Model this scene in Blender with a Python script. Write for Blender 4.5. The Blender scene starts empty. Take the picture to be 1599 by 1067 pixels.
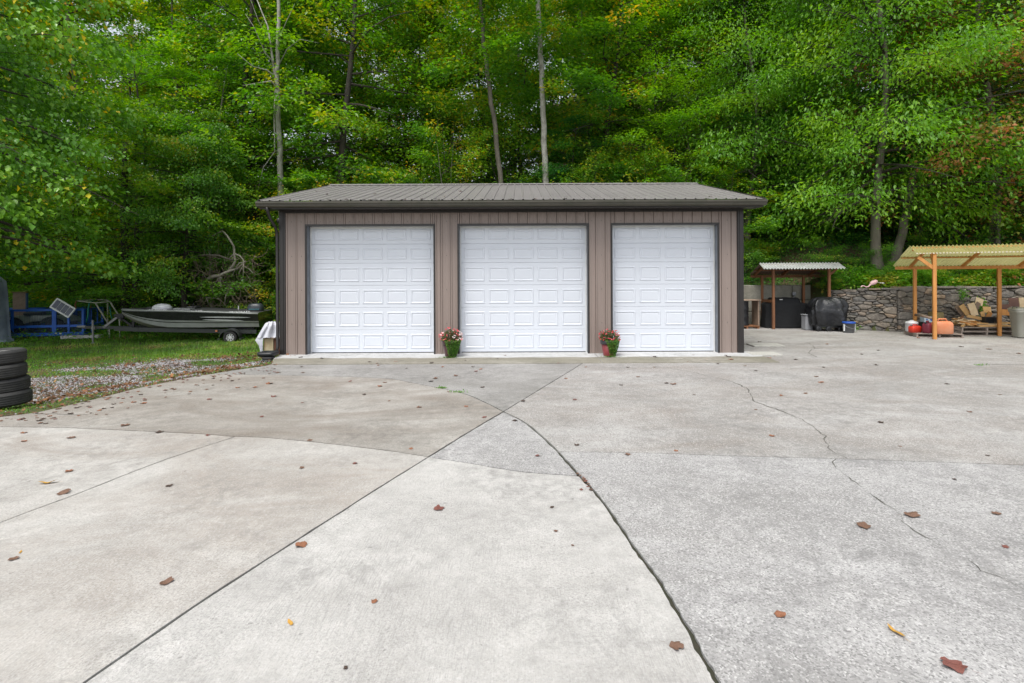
import bpy, bmesh, math, random
import numpy as np
from mathutils import Vector, Matrix, Euler
from mathutils.geometry import tessellate_polygon

random.seed(7)
rng = np.random.default_rng(7)
scene = bpy.context.scene
COL = scene.collection
PI = math.pi
R = math.radians

# ------------------------------------------------------------------ camera, light, exposure
CX, CY, F, CH = 812.0, 432.0, 800.0, 1.85       # principal point and focal length in photo pixels, eye height in metres
cam_d = bpy.data.cameras.new('camera'); cam = bpy.data.objects.new('camera', cam_d); COL.objects.link(cam)
cam.location = (0, 0, CH); cam.rotation_euler = (R(90), R(0.25), 0)
cam_d.sensor_width = 36; cam_d.sensor_fit = 'HORIZONTAL'; cam_d.lens = 36*F/1599
cam_d.shift_x = -(CX-799.5)/1599; cam_d.shift_y = -(533.5-CY)/1599
cam_d.clip_start = 0.05; cam_d.clip_end = 600
scene.camera = cam

SUN_EL, SUN_AZ = R(63), R(207)                   # azimuth measured from +Y clockwise: behind the camera, a little left
world = bpy.data.worlds.new('World'); scene.world = world; world.use_nodes = True
wn = world.node_tree.nodes; wl = world.node_tree.links; wn.clear()
w_out = wn.new('ShaderNodeOutputWorld'); w_bg = wn.new('ShaderNodeBackground'); w_sky = wn.new('ShaderNodeTexSky')
w_hs = wn.new('ShaderNodeHueSaturation')
w_sky.sky_type = 'NISHITA'; w_sky.sun_disc = False; w_sky.sun_elevation = SUN_EL; w_sky.sun_rotation = SUN_AZ
w_sky.air_density = 1.0; w_sky.dust_density = 2.5; w_sky.ozone_density = 1.0
w_hs.inputs['Saturation'].default_value = 0.30       # thin overcast: a much greyer sky
wl.new(w_sky.outputs[0], w_hs.inputs['Color']); wl.new(w_hs.outputs[0], w_bg.inputs['Color'])
w_bg.inputs['Strength'].default_value = 0.15
wl.new(w_bg.outputs[0], w_out.inputs[0])
sun_d = bpy.data.lights.new('sun', 'SUN'); sun = bpy.data.objects.new('sun', sun_d); COL.objects.link(sun)
sun_d.energy = 1.5; sun_d.angle = R(24); sun_d.color = (1.0, 0.96, 0.9)
sdir = Vector((math.sin(SUN_AZ)*math.cos(SUN_EL), math.cos(SUN_AZ)*math.cos(SUN_EL), math.sin(SUN_EL)))
sun.rotation_euler = sdir.to_track_quat('Z', 'Y').to_euler()
scene.view_settings.view_transform = 'Standard'; scene.view_settings.look = 'None'
scene.view_settings.exposure = 0.74; scene.view_settings.gamma = 1; scene.view_settings.use_curve_mapping = False
scene.cycles.max_bounces = 8; scene.cycles.diffuse_bounces = 5; scene.cycles.transmission_bounces = 6; scene.cycles.transparent_max_bounces = 8

# ------------------------------------------------------------------ helpers
def W(px, py, Y):
    return ((px-CX)*Y/F, Y, CH-(py-CY)*Y/F)
def G(px, py):
    Y = F*CH/(py-CY); return ((px-CX)*Y/F, Y)

def srgb(r, g, b):
    f = lambda c: (c/255/12.92) if c/255 <= .04045 else ((c/255+.055)/1.055)**2.4
    return (f(r), f(g), f(b))

MATS = {}
def nodes_of(name):
    m = bpy.data.materials.new(name); m.use_nodes = True
    nt = m.node_tree; nt.nodes.clear()
    out = nt.nodes.new('ShaderNodeOutputMaterial'); b = nt.nodes.new('ShaderNodeBsdfPrincipled')
    nt.links.new(b.outputs[0], out.inputs[0])
    return m, nt, b, out
def N(nt, typ, **kw):
    n = nt.nodes.new(typ)
    for k, v in kw.items(): setattr(n, k, v)
    return n
def mixc(nt, fac, a, b, mode='MIX'):
    n = nt.nodes.new('ShaderNodeMix'); n.data_type = 'RGBA'; n.blend_type = mode
    for sock, v in ((n.inputs[0], fac), (n.inputs[6], a), (n.inputs[7], b)):
        if hasattr(v, 'is_output') or isinstance(v, bpy.types.NodeSocket): nt.links.new(v, sock)
        elif isinstance(v, (int, float)): sock.default_value = v
        else: sock.default_value = (*v[:3], 1)
    return n.outputs[2]
def noise(nt, vec, scale, detail=4, rough=.55, dist=0):
    n = N(nt, 'ShaderNodeTexNoise'); n.inputs['Scale'].default_value = scale; n.inputs['Detail'].default_value = detail
    n.inputs['Roughness'].default_value = rough; n.inputs['Distortion'].default_value = dist
    if vec is not None: nt.links.new(vec, n.inputs['Vector'])
    return n.outputs[0]
def ramp(nt, v, lo, hi, a=0.0, b=1.0):
    n = N(nt, 'ShaderNodeMapRange'); n.clamp = True
    nt.links.new(v, n.inputs[0])
    for i, x in enumerate((lo, hi, a, b)): n.inputs[i+1].default_value = x
    return n.outputs[0]
def mapping(nt, vec, scale=(1,1,1), rot=(0,0,0), loc=(0,0,0)):
    n = N(nt, 'ShaderNodeMapping'); n.inputs['Scale'].default_value = scale; n.inputs['Rotation'].default_value = rot; n.inputs['Location'].default_value = loc
    nt.links.new(vec, n.inputs['Vector']); return n.outputs[0]
def mathn(nt, op, a, b=0.0):
    n = N(nt, 'ShaderNodeMath', operation=op)
    for i, v in enumerate((a, b)):
        if isinstance(v, bpy.types.NodeSocket): nt.links.new(v, n.inputs[i])
        else: n.inputs[i].default_value = v
    return n.outputs[0]
def world_pos(nt):
    return N(nt, 'ShaderNodeNewGeometry').outputs['Position']

def pm(name, c1, c2=None, scale=6, rough=.6, bump=0, bscale=None, metal=0, stretch=(1,1,1), spec=None, rand=0.0, coat=0):
    """two-tone noise material with fine relief"""
    if name in MATS: return MATS[name]
    m, nt, b, out = nodes_of(name)
    tc = N(nt, 'ShaderNodeTexCoord').outputs['Object']
    v = mapping(nt, tc, stretch)
    c2 = c2 or tuple(x*.8 for x in c1)
    f = ramp(nt, noise(nt, v, scale, 5, .62), .3, .7)
    col = mixc(nt, f, c1, c2)
    if rand:
        oi = N(nt, 'ShaderNodeObjectInfo')
        hs = N(nt, 'ShaderNodeHueSaturation'); nt.links.new(col, hs.inputs['Color'])
        nt.links.new(ramp(nt, oi.outputs['Random'], 0, 1, 1-rand, 1+rand), hs.inputs['Value']); col = hs.outputs[0]
    nt.links.new(col, b.inputs['Base Color'])
    b.inputs['Roughness'].default_value = rough; b.inputs['Metallic'].default_value = metal
    if spec is not None: b.inputs['Specular IOR Level'].default_value = spec
    if coat: b.inputs['Coat Weight'].default_value = coat; b.inputs['Coat Roughness'].default_value = .15
    if bump:
        bn = N(nt, 'ShaderNodeBump'); bn.inputs['Strength'].default_value = 1; bn.inputs['Distance'].default_value = bump
        nt.links.new(noise(nt, v, bscale or scale*6, 4, .6), bn.inputs['Height']); nt.links.new(bn.outputs[0], b.inputs['Normal'])
    MATS[name] = m; return m

class MB:
    def __init__(s): s.v = []; s.f = []; s.m = []; s.mi = 0
    def add(s, vs, fs):
        o = len(s.v); s.v += [tuple(v) for v in vs]; s.f += [tuple(i+o for i in f) for f in fs]; s.m += [s.mi]*len(fs)
    def box(s, c, d, rot=None, taper=1.0):
        x, y, z = d[0]/2, d[1]/2, d[2]/2
        vs = [Vector((sx*x*(taper if sz > 0 else 1), sy*y*(taper if sz > 0 else 1), sz*z)) for sz in (-1, 1) for sy in (-1, 1) for sx in (-1, 1)]
        if rot is not None:
            M = Euler(rot).to_matrix(); vs = [M@v for v in vs]
        s.add([v+Vector(c) for v in vs], [(0,2,3,1),(4,5,7,6),(0,1,5,4),(2,6,7,3),(0,4,6,2),(1,3,7,5)])
    def bbox(s, c, d, b=.01, rot=None):
        """bevelled box (chamfered edges)"""
        x, y, z = d[0]/2, d[1]/2, d[2]/2; b = min(b, x*.6, y*.6, z*.6)
        bm = bmesh.new(); bmesh.ops.create_cube(bm, size=1)
        for v in bm.verts: v.co = Vector((v.co.x*2*x, v.co.y*2*y, v.co.z*2*z))
        bmesh.ops.bevel(bm, geom=bm.edges[:], offset=b, segments=1, affect='EDGES')
        M = Euler(rot).to_matrix() if rot is not None else Matrix.Identity(3)
        bm.verts.index_update()
        s.add([M@v.co+Vector(c) for v in bm.verts], [[v.index for v in f.verts] for f in bm.faces]); bm.free()
    def tube(s, pts, r, n=6, cap=True):
        pts = [Vector(p) for p in pts]; k = len(pts)
        rs = r if isinstance(r, (list, tuple)) else [r]*k
        o = len(s.v); prev = None
        for i, p in enumerate(pts):
            t = (pts[min(i+1, k-1)]-pts[max(i-1, 0)])
            t = t.normalized() if t.length > 1e-9 else Vector((0, 0, 1))
            if prev is None:
                a = t.orthogonal().normalized()
            else:
                a = (prev-t*prev.dot(t)); a = a.normalized() if a.length > 1e-6 else t.orthogonal().normalized()
            prev = a; b = t.cross(a)
            for j in range(n):
                an = 2*PI*j/n; q = p+(a*math.cos(an)+b*math.sin(an))*rs[i]; s.v.append(tuple(q))
        for i in range(k-1):
            for j in range(n):
                j2 = (j+1) % n
                s.f.append((o+i*n+j, o+i*n+j2, o+(i+1)*n+j2, o+(i+1)*n+j)); s.m.append(s.mi)
        if cap:
            s.f.append(tuple(o+j for j in reversed(range(n)))); s.f.append(tuple(o+(k-1)*n+j for j in range(n))); s.m += [s.mi]*2
    def lathe(s, prof, c, n=20, axis='z', squash=(1, 1)):
        o = len(s.v); k = len(prof)
        for r, h in prof:
            for j in range(n):
                a = 2*PI*j/n; x, y = r*math.cos(a)*squash[0], r*math.sin(a)*squash[1]
                p = (x, y, h) if axis == 'z' else ((x, h, y) if axis == 'y' else (h, x, y))
                s.v.append((p[0]+c[0], p[1]+c[1], p[2]+c[2]))
        for i in range(k-1):
            for j in range(n):
                j2 = (j+1) % n; q = (o+i*n+j, o+i*n+j2, o+(i+1)*n+j2, o+(i+1)*n+j)
                s.f.append(q if axis != 'y' else q[::-1]); s.m.append(s.mi)
    def ell(s, c, d, n=12, k=8, rot=None):
        o = []
        M = Euler(rot).to_matrix() if rot is not None else Matrix.Identity(3)
        vs = []; fs = []
        for i in range(k+1):
            th = PI*i/k
            for j in range(n):
                a = 2*PI*j/n
                vs.append(M@Vector((math.sin(th)*math.cos(a)*d[0]/2, math.sin(th)*math.sin(a)*d[1]/2, math.cos(th)*d[2]/2))+Vector(c))
        for i in range(k):
            for j in range(n):
                j2 = (j+1) % n; fs.append((i*n+j, (i+1)*n+j, (i+1)*n+j2, i*n+j2))
        s.add(vs, fs)
    def build(s, name, mat, parent=None, smooth=False):
        me = bpy.data.meshes.new(name); me.from_pydata(s.v, [], s.f)
        ms = mat if isinstance(mat, (list, tuple)) else [mat]
        for m in ms: me.materials.append(m)
        if len(ms) > 1: me.polygons.foreach_set('material_index', s.m)
        if smooth: me.polygons.foreach_set('use_smooth', [True]*len(me.polygons))
        me.update()
        return link(name, me, parent)
def link(name, me, parent=None):
    o = bpy.data.objects.new(name, me); COL.objects.link(o)
    if parent is not None:
        o.parent = parent
        if parent.type == 'EMPTY' and parent.parent is None or True:
            o.matrix_parent_inverse = Matrix.Identity(4)
    return o
def tag(o, label=None, cat=None, group=None, kind=None):
    if label: o['label'] = label
    if cat: o['category'] = cat
    if group: o['group'] = group
    if kind: o['kind'] = kind
    return o
def thing(name, label, cat, loc=(0, 0, 0), rz=0, group=None):
    o = bpy.data.objects.new(name, None); COL.objects.link(o); o.empty_display_size = .2
    o.location = loc; o.rotation_euler = (0, 0, rz)
    return tag(o, label, cat, group)
def shift_mesh(o, dx):
    pass
def np_mesh(name, V, Fc, mat, tone=None, smooth=False):
    """fast mesh from arrays; Fc is (n,3) or (n,4)"""
    me = bpy.data.meshes.new(name); nv = len(V); nf, k = Fc.shape
    me.vertices.add(nv); me.vertices.foreach_set('co', np.asarray(V, np.float32).ravel())
    me.loops.add(nf*k); me.loops.foreach_set('vertex_index', np.asarray(Fc, np.int32).ravel())
    me.polygons.add(nf); me.polygons.foreach_set('loop_start', np.arange(0, nf*k, k, dtype=np.int32))
    if smooth: me.polygons.foreach_set('use_smooth', np.ones(nf, bool))
    me.update(calc_edges=True)
    if tone is not None:
        at = me.attributes.new('tone', 'FLOAT', 'POINT'); at.data.foreach_set('value', np.asarray(tone, np.float32))
    if mat: me.materials.append(mat)
    return me
def ss(a, b, x):
    t = np.clip((x-a)/(b-a), 0, 1); return t*t*(3-2*t)

# ------------------------------------------------------------------ materials
def concrete(name, c_light, c_dark, agg=.3, broom=0.0, stain=None, stain_amt=.4, bdir=0.0):
    m, nt, b, out = nodes_of(name); pos = world_pos(nt)
    big = ramp(nt, noise(nt, pos, .55, 5, .62, .6), .36, .68)
    col = mixc(nt, big, c_light, c_dark)
    med = ramp(nt, noise(nt, mapping(nt, pos, (1, 1, 1), loc=(3, 7, 0)), 3.2, 6, .7, .4), .42, .72, 0, .45)
    col = mixc(nt, med, col, tuple(x*.72 for x in c_dark))
    if stain is not None:
        st = ramp(nt, noise(nt, mapping(nt, pos, (.5, 1.1, 1), loc=(11, 2, 0)), .8, 6, .68, 1.2), .40, .66, 0, stain_amt)
        col = mixc(nt, st, col, stain)
    # exposed aggregate: small stones of slightly different grey and dark pits
    vo = N(nt, 'ShaderNodeTexVoronoi'); vo.inputs['Scale'].default_value = 105; nt.links.new(pos, vo.inputs['Vector'])
    sep = N(nt, 'ShaderNodeSeparateColor'); nt.links.new(vo.outputs['Color'], sep.inputs[0])
    col = mixc(nt, ramp(nt, sep.outputs[0], .62, .95, 0, agg), col, tuple(x*.42 for x in c_dark))
    col = mixc(nt, ramp(nt, sep.outputs[1], .70, .95, 0, agg*.9), col, tuple(min(.7, x*1.35) for x in c_light))
    fine = noise(nt, pos, 72, 4, .8)
    fine2 = noise(nt, pos, 30, 5, .8)
    patch = ramp(nt, noise(nt, mapping(nt, pos, loc=(5, 1, 0)), 1.1, 3, .6), .38, .60, .22, 1)
    col = mixc(nt, mathn(nt, 'MULTIPLY', ramp(nt, fine, .49, .66, 0, .8), patch), col, tuple(x*.5 for x in c_dark))
    col = mixc(nt, mathn(nt, 'MULTIPLY', ramp(nt, fine2, .52, .66, 0, .5), patch), col, tuple(x*.55 for x in c_dark))
    mot = noise(nt, mapping(nt, pos, (1, 1, 1), loc=(2, 9, 0)), 6.5, 8, .82, .3)
    pm2 = ramp(nt, noise(nt, mapping(nt, pos, loc=(1, 3, 0)), .75, 4, .6), .40, .62, .10, 1)
    col = mixc(nt, mathn(nt, 'MULTIPLY', ramp(nt, mot, .44, .64, 0, .85), pm2), col, tuple(x*.55 for x in c_dark))
    spot = noise(nt, mapping(nt, pos, loc=(4, 4, 0)), 17, 2, .5)
    col = mixc(nt, ramp(nt, spot, .70, .76, 0, .55), col, tuple(x*.35 for x in c_dark))
    h = fine
    if broom:
        bv = mapping(nt, pos, (70, 6, 1), rot=(0, 0, bdir))
        br = noise(nt, bv, 1.6, 3, .6)
        mask = ramp(nt, noise(nt, mapping(nt, pos, loc=(9, 4, 0)), .9, 3, .6), .42, .60, .0, 1)
        col = mixc(nt, mathn(nt, 'MULTIPLY', ramp(nt, br, .50, .62, 0, broom), mask), col, tuple(x*.6 for x in c_dark))
        h = mathn(nt, 'ADD', fine, br)
    nt.links.new(col, b.inputs['Base Color']); b.inputs['Roughness'].default_value = .85; b.inputs['Specular IOR Level'].default_value = .3
    bn = N(nt, 'ShaderNodeBump'); bn.inputs['Distance'].default_value = .004; bn.inputs['Strength'].default_value = .8
    nt.links.new(h, bn.inputs['Height']); nt.links.new(bn.outputs[0], b.inputs['Normal'])
    return m
M_SL_LIGHT = concrete('concrete_light', (.60, .585, .56), (.465, .452, .43), .2, .45, (.30, .285, .265), .4, R(-17))
M_SL_MID = concrete('concrete_mid', (.565, .546, .515), (.43, .41, .38), .22, .35, (.31, .265, .225), .65, R(20))
M_SL_TAN = concrete('concrete_tan', (.45, .428, .395), (.32, .30, .27), .25, .3, (.215, .178, .145), .85, R(60))
M_SL_GREY = concrete('concrete_grey', (.485, .476, .467), (.35, .343, .337), .7, 0, (.24, .23, .215), .45)
M_SL_FAR = concrete('concrete_far', (.475, .462, .445), (.34, .328, .312), .6, 0, (.235, .20, .17), .7)
M_SL_STRIP = concrete('concrete_strip', (.40, .39, .375), (.29, .28, .265), .45, 0, (.17, .16, .14), .6)
M_APRON = concrete('apron_concrete', (.62, .63, .64), (.50, .50, .49), .1, 0, (.42, .40, .36), .25)
M_APRON_M = concrete('apron_mossy', (.38, .36, .31), (.27, .25, .205), .2, 0, (.16, .155, .10), .6)
M_PAVER = concrete('paver_pale', (.55, .54, .50), (.45, .44, .40), .15)
M_BLOCK = concrete('block_concrete', (.36, .35, .30), (.23, .225, .18), .2, 0, (.17, .15, .12), .7)
M_DIRT = pm('joint_dirt', (.055, .048, .035), (.03, .035, .018), 20, .95, .004)
M_CRACK = pm('crack_dirt', (.11, .10, .085), (.06, .055, .045), 30, .95)

def leaf_mat(name, cols, rough=.42, trans=.47, shift=.12):
    m, nt, b, out = nodes_of(name)
    at = N(nt, 'ShaderNodeAttribute', attribute_name='tone'); oi = N(nt, 'ShaderNodeObjectInfo')
    v = mathn(nt, 'ADD', at.outputs['Fac'], ramp(nt, oi.outputs['Random'], 0, 1, -shift, shift))
    cr = N(nt, 'ShaderNodeValToRGB'); nt.links.new(v, cr.inputs[0])
    el = cr.color_ramp.elements
    while len(el) < len(cols): el.new(.5)
    for e, (p, c) in zip(el, cols): e.position = p; e.color = (*c, 1)
    nt.links.new(cr.outputs[0], b.inputs['Base Color']); b.inputs['Roughness'].default_value = rough
    b.inputs['Specular IOR Level'].default_value = .45
    tr = N(nt, 'ShaderNodeBsdfTranslucent')
    hs = N(nt, 'ShaderNodeHueSaturation'); hs.inputs['Hue'].default_value = .494; hs.inputs['Saturation'].default_value = 1.15; hs.inputs['Value'].default_value = 1.5
    nt.links.new(cr.outputs[0], hs.inputs['Color']); nt.links.new(hs.outputs[0], tr.inputs['Color'])
    mx = N(nt, 'ShaderNodeMixShader'); mx.inputs[0].default_value = trans
    nt.links.new(b.outputs[0], mx.inputs[1]); nt.links.new(tr.outputs[0], mx.inputs[2]); nt.links.new(mx.outputs[0], out.inputs[0])
    return m
L_GREEN = leaf_mat('leaf_green', [(0, (0.06, 0.172, 0.03)), (0.45, (0.116, 0.28, 0.033)), (0.8, (0.218, 0.382, 0.033)), (1, (0.508, 0.448, 0.046))])
L_YELLOWG = leaf_mat('leaf_yellow_green', [(0, (0.077, 0.208, 0.026)), (0.45, (0.148, 0.328, 0.026)), (0.8, (0.282, 0.428, 0.029)), (0.97, (0.641, 0.403, 0.044))])
L_DARK = leaf_mat('leaf_dark', [(0, (0.035, 0.132, 0.039)), (0.5, (0.067, 0.233, 0.043)), (1, (0.158, 0.358, 0.045))])
L_BRIGHT = leaf_mat('leaf_bright', [(0, (0.084, 0.224, 0.024)), (0.5, (0.154, 0.353, 0.03)), (1, (0.292, 0.482, 0.033))])
L_BASS = leaf_mat('leaf_large', [(0, (0.076, 0.202, 0.028)), (0.5, (0.133, 0.325, 0.035)), (0.93, (0.212, 0.403, 0.028)), (1, (0.635, 0.494, 0.023))], .34, .3)
L_MAPLE = leaf_mat('leaf_maple', [(0, (0.056, 0.18, 0.03)), (0.48, (0.112, 0.264, 0.036)), (0.64, (0.237, 0.264, 0.048)), (0.82, (0.425, 0.228, 0.084)), (1, (0.55, 0.24, 0.108))])
L_WEED = leaf_mat('leaf_weed', [(0, (0.072, 0.204, 0.03)), (0.5, (0.13, 0.324, 0.036)), (0.85, (0.234, 0.432, 0.048)), (1, (0.494, 0.432, 0.072))])
L_GRASS = leaf_mat('grass_blade', [(0, (0.075, 0.18, 0.022)), (0.5, (0.15, 0.312, 0.036)), (0.8, (0.25, 0.384, 0.048)), (1, (0.4, 0.324, 0.12))], .5, .3)
L_LITTER = leaf_mat('dry_leaf', [(0, (.11, .055, .03)), (.4, (.20, .10, .05)), (.7, (.32, .13, .05)), (1, (.42, .26, .08))], .7, .15)
M_BARK = pm('bark_grey', (.17, .15, .12), (.09, .08, .06), 5, .9, .02, 18, stretch=(1, 1, .35))
M_BARK_D = pm('bark_dark', (.06, .05, .038), (.03, .026, .02), 5, .9, .02, 18, stretch=(1, 1, .35))
M_BARK_L = pm('bark_pale', (.42, .41, .36), (.17, .16, .13), 7, .85, .015, 22, stretch=(1, 1, .6))
M_BARK_M = pm('bark_mid', (.24, .22, .17), (.12, .11, .08), 6, .9, .02, 20, stretch=(1, 1, .4))
M_DEAD = pm('dead_wood', (.40, .37, .31), (.20, .18, .145), 9, .85, .006, 40, stretch=(1, 1, 1))
M_SIDING = pm('taupe_siding', (.272, .217, .19), (.238, .188, .164), 3, .42, 0, metal=0, stretch=(3, 3, .25), spec=.5, rand=.03)
M_TRIM = pm('dark_bronze_trim', (.028, .024, .023), (.020, .018, .017), 8, .38)
M_ROOF = pm('roof_metal', (.26, .242, .242), (.21, .195, .193), 2.5, .36, 0, stretch=(1, .3, 1), rand=.05)
M_GUT = pm('gutter_metal', (.070, .062, .048), (.045, .045, .029), 3.5, .5, .001, 30, stretch=(1, 1, 1))
M_JAMB = pm('grey_jamb', (.20, .22, .25), (.13, .14, .16), 4, .5)
M_DOOR = pm('white_door', (.655, .69, .745), (.63, .66, .715), 5, .38, .0004, 60, stretch=(.4, 1, 1))
M_DOORF = pm('white_weather_strip', (.74, .75, .75), (.62, .63, .62), 5, .5)
M_RUBBER = pm('black_rubber', (.022, .022, .023), (.012, .012, .013), 15, .7, .002, 60)
M_TYRE = pm('weathered_tyre', (.040, .039, .036), (.020, .020, .021), 9, .75, .002, 60)
M_BLACK = pm('black_plastic', (.018, .019, .022), (.010, .011, .013), 6, .4)
M_DEEP = pm('dark_interior', (.03, .03, .03), (.02, .02, .02), 6, .9)
M_CEDAR = pm('orange_lumber', (.60, .28, .075), (.44, .18, .045), 3, .65, .002, 30, stretch=(6, 6, .5), rand=.08)
M_CEDARD = pm('brown_lumber', (.28, .12, .05), (.17, .075, .035), 3, .7, .002, 30, stretch=(6, 6, .5), rand=.1)
M_WEATH = pm('weathered_lumber', (.33, .24, .18), (.22, .16, .12), 4, .8, .002, 30, stretch=(3, 3, 3), rand=.15)
M_PLANK = pm('fresh_plank', (.76, .50, .22), (.60, .34, .13), 5, .65, .001, 30, stretch=(2, 2, 2), rand=.25)
M_PALE = pm('pale_plank', (.76, .62, .42), (.66, .48, .28), 5, .65, .001, 30, stretch=(2, 2, 2), rand=.15)
M_PALLET = pm('pallet_wood', (.33, .27, .23), (.2, .165, .14), 6, .85, .002, 30, stretch=(2, 2, 2), rand=.2)
M_STONE = None

# ------------------------------------------------------------------ terrain
EDGE = [G(413, 570), G(361, 577), G(304, 586), G(214, 604), G(142, 622), G(81, 636), G(52, 642), G(0, 648), (-8.2, 6.45), (-9.6, 6.2), (-14, 5.4), (-22, 4.4)]
ROCKW = [(5.2, 18.75), (10.45, 18.75), (10.85, 17.7), (12.3, 16.72), (30, 16.5)]   # foot of the retaining walls
def wall_y(x):
    return np.interp(x, [p[0] for p in ROCKW], [p[1] for p in ROCKW])
def edge_dist(x, y):
    """metres outside the left edge of the driveway (0 on it)"""
    x = np.asarray(x, float); y = np.asarray(y, float)
    pts = [(-5.30, 30.0), (-5.30, 10.9)] + EDGE + [(-60, 4)]
    best = np.full(x.shape, 1e9)
    for (x0, y0), (x1, y1) in zip(pts[:-1], pts[1:]):
        dx, dy = x1-x0, y1-y0; L = dx*dx+dy*dy
        t = np.clip(((x-x0)*dx+(y-y0)*dy)/L, 0, 1)
        best = np.minimum(best, np.hypot(x-x0-t*dx, y-y0-t*dy))
    # inside test: y below edge y at that x
    ex = [p[0] for p in pts[1:]][::-1]; ey = [p[1] for p in pts[1:]][::-1]
    ylim = np.interp(x, ex, ey)
    outside = (y > ylim) & (x < -5.30)
    return np.where(outside, best, 0)
def terrain_z(x, y):
    x = np.asarray(x, float); y = np.asarray(y, float)
    d = edge_dist(x, y)
    yard = -.02-.20*ss(.05, 1.9, d)-.13*ss(1.9, 8, d)
    hy = y-21.0+.04*np.abs(x)
    hill = .34*np.log1p(np.exp(np.clip(hy*1.0, -40, 40)))
    bumps = .12*np.sin(x*.7+1.3)*np.cos(y*.5)+.07*np.sin(x*1.9+y*1.3)
    left = np.where(d > 0, yard, -.07)
    z = left+hill+bumps*ss(21, 26, y)+.02*np.sin(x*2.1)*np.sin(y*2.7)*ss(.2, 1, d)
    wy = wall_y(x)
    bank = ss(wy+.12, wy+.32, y)*ss(4.4, 5.4, x)
    zr = 1.34+.40*np.maximum(0, y-wy-.3)+bumps*.6*ss(18, 22, y)
    zr = np.minimum(zr, 1.34+.40*9+.44*np.maximum(0, y-wy-9)) if False else zr
    z = z*(1-bank)+np.maximum(zr, z)*bank
    return z
xs = np.unique(np.concatenate([np.arange(-90, -24, 3.), np.arange(-24, 26, .3), np.arange(26, 92, 3.)]))
ys = np.unique(np.concatenate([np.arange(-30, 3, 3.), np.arange(3, 27, .25), np.arange(27, 60, 1.), np.arange(60, 131, 5.)]))
X, Y = np.meshgrid(xs, ys); Zt = terrain_z(X, Y)
V = np.stack([X, Y, Zt], -1).reshape(-1, 3)
nx, ny = len(xs), len(ys); ii, jj = np.meshgrid(np.arange(nx-1), np.arange(ny-1))
a = (jj*nx+ii).ravel(); Fq = np.stack([a, a+1, a+nx+1, a+nx], -1)
def terrain_mat():
    m, nt, b, out = nodes_of('earth'); pos = world_pos(nt)
    soil = mixc(nt, ramp(nt, noise(nt, pos, 6, 6, .7), .35, .65), (.085, .06, .035), (.045, .033, .02))
    litter = mixc(nt, ramp(nt, noise(nt, pos, 22, 3, .7), .5, .62), soil, (.16, .085, .04))
    green = mixc(nt, ramp(nt, noise(nt, pos, 9, 5, .7), .4, .6), (.045, .085, .015), (.075, .11, .025))
    sp = N(nt, 'ShaderNodeSeparateXYZ'); nt.links.new(pos, sp.inputs[0])
    far = ramp(nt, sp.outputs[1], 18.5, 22)
    g = ramp(nt, noise(nt, pos, .9, 4, .6), .40, .58, 0, .9)
    g2 = mathn(nt, 'MULTIPLY', g, mathn(nt, 'SUBTRACT', 1.0, mathn(nt, 'MULTIPLY', far, .8)))
    nt.links.new(mixc(nt, g2, litter, green), b.inputs['Base Color']); b.inputs['Roughness'].default_value = .95
    bn = N(nt, 'ShaderNodeBump'); bn.inputs['Distance'].default_value = .03; nt.links.new(noise(nt, pos, 14, 5, .7), bn.inputs['Height']); nt.links.new(bn.outputs[0], b.inputs['Normal'])
    return m
M_EARTH = terrain_mat()
terrain = link('ground', np_mesh('ground', V, Fq, M_EARTH, smooth=True)); tag(terrain, kind='structure')

# ------------------------------------------------------------------ driveway: concrete slabs with open joints
def seg(*pts):
    return list(pts)
def densify(P, step=.07):
    out = []
    for (x0, y0), (x1, y1) in zip(P[:-1], P[1:]):
        L = math.hypot(x1-x0, y1-y0); n = max(1, int(L/step)) if max(abs(x0), abs(x1)) < 11 and min(y0, y1) > .5 else 1
        for i in range(n): out.append((x0+(x1-x0)*i/n, y0+(y1-y0)*i/n))
    out.append(P[-1]); return out
def catmull(P, n=6):
    out = []
    Q = [P[0]]+list(P)+[P[-1]]
    for i in range(1, len(Q)-2):
        p0, p1, p2, p3 = Q[i-1:i+3]
        for k in range(n):
            t = k/n
            out.append(tuple(.5*((2*p1[c])+(-p0[c]+p2[c])*t+(2*p0[c]-5*p1[c]+4*p2[c]-p3[c])*t*t+(-p0[c]+3*p1[c]-3*p2[c]+p3[c])*t**3) for c in (0, 1)))
    out.append(P[-1]); return out
AB, BC, AC, AE, CD = G(785, 643), G(668, 713), G(904, 744), G(870.5, 706), G(366, 680)
A0 = (-5.95, 9.86)
A_up = catmull([A0, G(437, 584.5), G(500, 586), G(562, 588), G(609, 591), G(647, 598), G(690, 606.5), G(728, 616), G(760, 630), AB])
A_m1 = catmull([AB, G(813.5, 657), G(842, 679), AE])
A_m2 = catmull([AE, AC], 3)
A_dn = catmull([AC, G(927.5, 769), G(956, 807), G(989, 857), G(1018, 895), G(1046, 940), G(1070, 980), G(1099.5, 1035), (.90, 2.2), (.93, 1)])+[(.95, -4)]
B_up = [G(901, 569.5), AB]; B_top = (1.33, 10.9)
B_up = [B_top, AB]
B_m = [AB, G(740, 669), BC]
B_dn = catmull([BC, G(590, 761), G(500, 818), G(330, 926), G(124, 1067), (-2.35, 1)])+[(-3.6, -4)]
C_r = catmull([BC, G(737, 724), G(809, 736), AC])
C_m = catmull([CD, G(408, 681.6), G(489, 689), G(600, 702.5), BC])
C_l = catmull([(-8.2, 6.45), G(63, 664), G(142, 667), G(228, 671), G(304, 675), CD])
D_dn = catmull([CD, G(247, 719), G(120, 768), G(0, 812), (-4.4, 2)])+[(-5.6, -4)]
E_r = catmull([AE, G(1000, 708), G(1160, 714), G(1319, 719), G(1599, 730)])+[(24, 3.3)]
edge_lo = [e for e in EDGE if e[1] < 9.8][:7]          # below A0
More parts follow.
